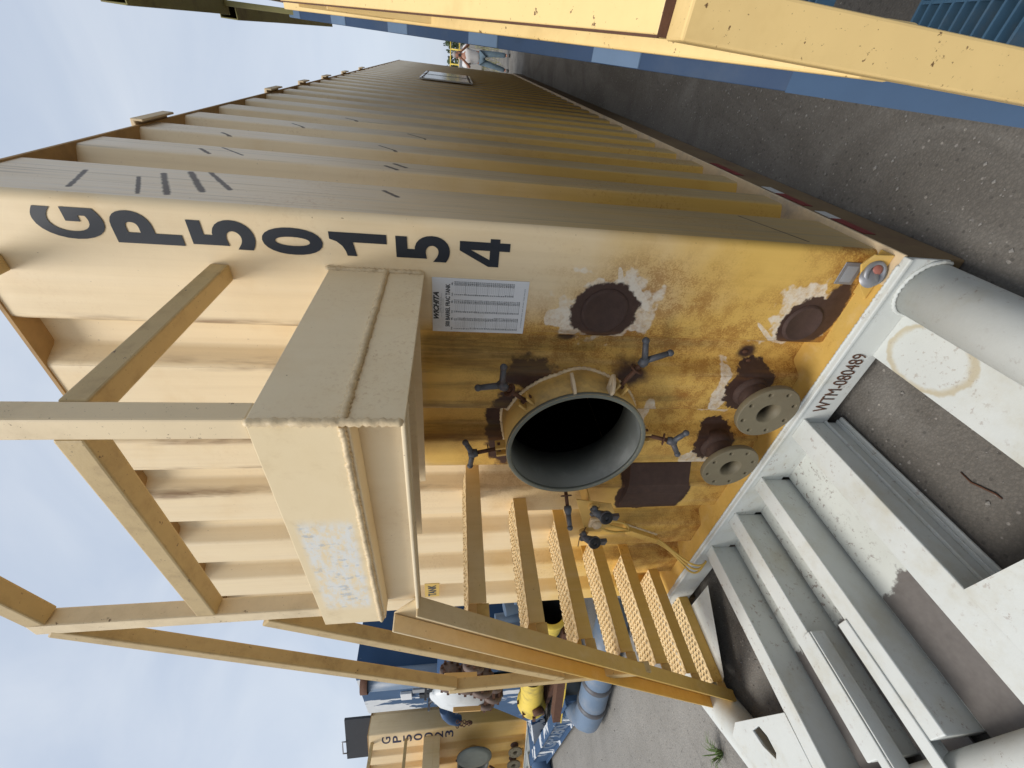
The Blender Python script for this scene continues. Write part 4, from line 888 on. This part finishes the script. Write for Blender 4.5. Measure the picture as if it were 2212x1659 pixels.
# ------------------------------------------------------------------ person at the far end of the alley
_pp = pix(1100, 133, 2, 0); PX, PY_ = _pp.x, _pp.y
def skin(name, chain_pts, edges, radii, mat, parent, sub=1, root_i=0):
    me = bpy.data.meshes.new(name); me.from_pydata(chain_pts, edges, []); o = bpy.data.objects.new(name, me); link(o)
    md = o.modifiers.new('s', 'SKIN'); md.use_smooth_shade = True
    for i, r in enumerate(radii):
        sv = me.skin_vertices[0].data[i]; sv.radius = r if isinstance(r, tuple) else (r, r); sv.use_root = (i == root_i)
    sb = o.modifiers.new('u', 'SUBSURF'); sb.levels = sub; sb.render_levels = sub
    m2 = to_mesh(o, name, mat)
    for pl_ in m2.polygons: pl_.use_smooth = True
    ob = bpy.data.objects.new(name, m2); link(ob); attach(ob, parent); return ob
per = thing('person', 'person in grey t-shirt and faded jeans holding a phone up to take a picture', 'person', (PX, PY_, 0))
def Q(x, y, z): return (PX+x, PY_+y, z)
pts = [Q(0, 0, .98), Q(0, -.01, 1.18), Q(0, -.02, 1.38), Q(0, -.01, 1.50), Q(0, -.03, 1.57), Q(0, -.05, 1.66), Q(0, -.03, 1.75),
       Q(-.19, -.02, 1.42), Q(-.27, -.14, 1.24), Q(-.10, -.32, 1.46), Q(-.06, -.34, 1.54),
       Q(.19, -.02, 1.42), Q(.30, -.14, 1.30), Q(.13, -.33, 1.50), Q(.08, -.35, 1.58),
       Q(-.10, 0, .92), Q(-.17, -.03, .50), Q(-.24, .06, .09), Q(-.26, -.09, .05),
       Q(.10, 0, .92), Q(.13, -.06, .50), Q(.14, -.04, .09), Q(.15, -.20, .05)]
ed = [(0, 1), (1, 2), (2, 3), (3, 4), (4, 5), (5, 6), (2, 7), (7, 8), (8, 9), (9, 10), (2, 11), (11, 12), (12, 13), (13, 14), (0, 15), (15, 16), (16, 17), (17, 18), (0, 19), (19, 20), (20, 21), (21, 22)]
rd_ = [(.145, .11), (.15, .11), (.165, .11), .06, .062, (.078, .098), (.06, .07), .055, .045, .032, .028, .055, .045, .032, .028, .085, .06, .042, .035, .085, .06, .042, .035]
skin('body', pts, ed, rd_, 'skin', per)
skin('shirt', [Q(0, 0, .88), Q(0, -.01, 1.12), Q(0, -.02, 1.36), Q(0, -.015, 1.47), Q(-.20, -.02, 1.42), Q(-.26, -.10, 1.29), Q(.20, -.02, 1.42), Q(.29, -.10, 1.33)], [(0, 1), (1, 2), (2, 3), (2, 4), (4, 5), (2, 6), (6, 7)], [(.195, .15), (.185, .145), (.20, .14), .075, .085, .075, .085, .075], 'shirt', per)
skin('jeans', [Q(0, 0, .95), Q(-.10, 0, .88), Q(-.17, -.03, .50), Q(-.24, .06, .11), Q(.10, 0, .88), Q(.13, -.06, .50), Q(.14, -.04, .11)], [(0, 1), (1, 2), (2, 3), (0, 4), (4, 5), (5, 6)], [(.16, .125), .105, .08, .068, .105, .08, .068], 'jeans', per)
for sx, yy in ((-.25, .0), (.145, -.12)): MB().ball(Q(sx, yy, .05), .055, .14, .055, 12, 8).build('shoe', 'shoe', per)
MB().ball(Q(0, -.01, 1.72), .088, .105, .085, 14, 9).build('hair', 'cap_dark', per)
for sx in (-.03, .03): MB().ball(Q(sx, -.145, 1.66), .011, .008, .008, 8, 5).build('eye', 'ink', per)
MB().ball(Q(0, -.155, 1.635), .014, .02, .02, 8, 5).build('nose', 'skin', per); MB().ball(Q(0, -.142, 1.595), .028, .01, .007, 8, 5).build('mouth', 'lens_red', per)
for sx in (-1, 1): MB().ball(Q(sx*.083, -.05, 1.65), .012, .022, .032, 8, 5).build('ear', 'skin', per)
for hx, hz in ((-.06, 1.55), (.08, 1.59)):
    s_ = 1 if hx < 0 else -1
    hd = MB().ball(Q(hx, -.36, hz), .032, .022, .045, 10, 7)
    for i in range(4): hd.tube([Q(hx-.02*s_, -.37, hz-.03+.02*i), Q(hx+.02*s_, -.40, hz-.03+.022*i), Q(hx+(.045-.004*i)*s_, -.385, hz-.028+.022*i)], [.010, .009, .007], 7)
    hd.tube([Q(hx+.01*s_, -.36, hz-.035), Q(hx+.035*s_, -.385, hz-.05)], [.011, .008], 7); hd.build('hand', 'skin', per)
ph = tag(MB().box(PX-.045, PX+.095, PY_-.392, PY_-.382, 1.53, 1.61).build('phone', 'phone', None, .004), 'dark phone held up in both hands by the person', 'phone')

# ------------------------------------------------------------------ far end of the yard
gv = MB()
for i in range(9000):
    y = random.uniform(16.8, 42); x = random.uniform(-6, 7)
    if random.random() < .45 and not (math.sin(x*2.1+y*.6)+math.sin(y*1.3-x) > .2): continue
    h = random.uniform(.05, .38); a = random.uniform(0, 6.28); w_ = random.uniform(.008, .02); lx, ly = random.uniform(-.12, .12), random.uniform(-.12, .12)
    gv.poly([(x-w_*math.cos(a), y-w_*math.sin(a), 0), (x+w_*math.cos(a), y+w_*math.sin(a), 0), (x+lx, y+ly, h)])
wd = gv.build('weeds', 'dry_grass', None, fix=False); wd['kind'] = 'stuff'; tag(wd, 'weedy green and dry grass patch at the far end of the alley', 'grass')
def rail_frame(x, y, wdt, hgt, lab):
    t = thing('pipe_rail_frame', lab, 'railing', (x, y, 0), 'yellow pipe railings in the yard')
    for i in range(4): xx = x+wdt*i/3; MB().tube([(xx, y, 0), (xx, y, hgt)], .045, 8).build('post', 'yellow_pipe', t)
    for z in (hgt*.35, hgt*.68, hgt): MB().tube([(x, y, z), (x+wdt, y, z)], .04, 8).build('rail', 'yellow_pipe', t)
rail_frame(.9, 34, 2.6, 2.15, 'yellow pipe railing far beyond the person, right of the pair'); rail_frame(-1.5, 38, 2.6, 2.0, 'yellow pipe railing far beyond the person, left of the pair')
for i, (x, y, sx, sy, sz, m_, lab) in enumerate(((-.2, 30, 1.3, 1.0, 1.1, 'concrete_grey', 'grey concrete block load beside the weeds behind the person'), (2.3, 28, 1.0, 1.0, 1.35, 'hatch_dark', 'dark machinery crate standing behind the person at right'), (-1.9, 27, .9, .8, .9, 'rust_iron', 'rusty brown machine part near the tank far corner'))):
    t = thing('yard_load', lab, 'load', (x, y, 0))
    MB().box(x-sx/2, x+sx/2, y-sy/2, y+sy/2, .12, sz).build('block', m_, t, .03)
    for k in (-1, 1): MB().box(x+k*sx*.3-.06, x+k*sx*.3+.06, y-sy/2, y+sy/2, 0, .12).build('runner', 'wood_stick', t)
    MB().box(x-sx*.3, x+sx*.2, y-sy*.3, y+sy*.3, sz, sz+.35).build('lid', 'galv', t, .02)
def bush(name, x, y, z0, rx, rz, n, mat, lab, cat, group=None):
    t = thing(name, lab, cat, (x, y, 0), group); b = MB(); rr = random.Random(int(x*10+y))
    MB().tube([(x, y, 0), (x+.05, y, z0+rz*.6)], [.09, .05], 8).build('trunk', 'rust_iron', t)
    for _ in range(n):
        th = rr.uniform(0, 6.28); ph_ = math.acos(rr.uniform(-1, 1)); r = rr.uniform(.55, 1.05)*(1+.25*math.sin(3*th+x)); c = Vector((x+rx*r*math.sin(ph_)*math.cos(th), y+rx*r*math.sin(ph_)*math.sin(th), z0+rz+rz*r*math.cos(ph_)))
        u = Vector((rr.uniform(-1, 1), rr.uniform(-1, 1), rr.uniform(-1, 1))).normalized(); v = u.orthogonal(); s_ = rr.uniform(.08, .2)*rx*.6
        b.poly([c-u*s_, c+v*s_*.5, c+u*s_, c-v*s_*.5])
    b.build('crown', mat, t, fix=False)
for i, x in enumerate((-9, -5.5, -2.2, 1.5, 5, 9)): bush('tree', x*1.6, 78+4*(i % 3), .4, 3.0, 1.25+.3*(i % 2), 700, 'leaf_dark', ['low dark tree on the far horizon behind the person, %s in the row' % w_ for w_ in ('first from left', 'second from left', 'third from left', 'fourth from left', 'fifth from left', 'sixth from left')][i], 'tree', 'trees on the horizon')

# ------------------------------------------------------------------ loose stones, twig, tufts
st = MB(); rr = random.Random(3)
for _ in range(1500):
    if rr.random() < .55: x, y = rr.uniform(.04, .46), rr.uniform(-.3, 6)
    elif rr.random() < .5: x, y = rr.uniform(-9, -2.7), rr.uniform(-2.2, 1.0)
    else: x, y = rr.uniform(-2.3, -.3), rr.uniform(-.8, -.1)
    s_ = rr.choice((.002, .003, .003, .004, .005, .008))*rr.uniform(.7, 1.3); z = s_*.4
    P = [Vector((x, y, z))+Vector((a*s_*rr.uniform(.7, 1.2), b_*s_*rr.uniform(.7, 1.2), c_*s_*.7)) for a, b_, c_ in ((1, 0, 0), (0, 1, 0), (-1, 0, 0), (0, -1, 0), (0, 0, 1), (0, 0, -.6))]
    for i in range(4): st.poly([P[i], P[(i+1) % 4], P[4]]); st.poly([P[(i+1) % 4], P[i], P[5]])
so2 = st.build('loose_stones', 'pebble', None, fix=False); so2['kind'] = 'stuff'; tag(so2, 'small loose stones scattered over the worn asphalt', 'stones')
def tuft(x, y, n, h, lab):
    b = MB(); rr = random.Random(int(x*100))
    for _ in range(n):
        a = rr.uniform(0, 6.28); l_ = rr.uniform(.3, 1)*h; d = Vector((math.cos(a), math.sin(a), 0)); sd_ = Vector((-d.y, d.x, 0))*.0035; p = Vector((x, y, 0))+d*rr.uniform(0, .02)
        m_ = p+d*l_*.4+Vector((0, 0, l_*.7)); e_ = p+d*l_*.95+Vector((0, 0, l_*rr.uniform(.5, .9)))
        b.poly([p-sd_, p+sd_, m_+sd_*.8, m_-sd_*.8]); b.poly([m_-sd_*.8, m_+sd_*.8, e_])
    tag(b.build('grass_tuft', 'grass', None, fix=False), lab, 'grass')
t_ = pix(1560, 1628, 2, 0); tuft(t_.x, t_.y, 46, .13, 'small green grass tuft growing in the asphalt beside the white bumper pipe')
a_, b_ = pix(2075, 1020, 2, .004), pix(2165, 1078, 2, .004)
tag(MB().tube([a_, a_.lerp(b_, .4)+Vector((-.012, .01, 0)), b_.lerp(a_, .2)+Vector((.004, -.006, .002)), b_], [.002, .003, .003, .002], 6).build('twig', 'rust_iron'), 'thin dark twig lying on asphalt inside the white frame opening', 'twig')
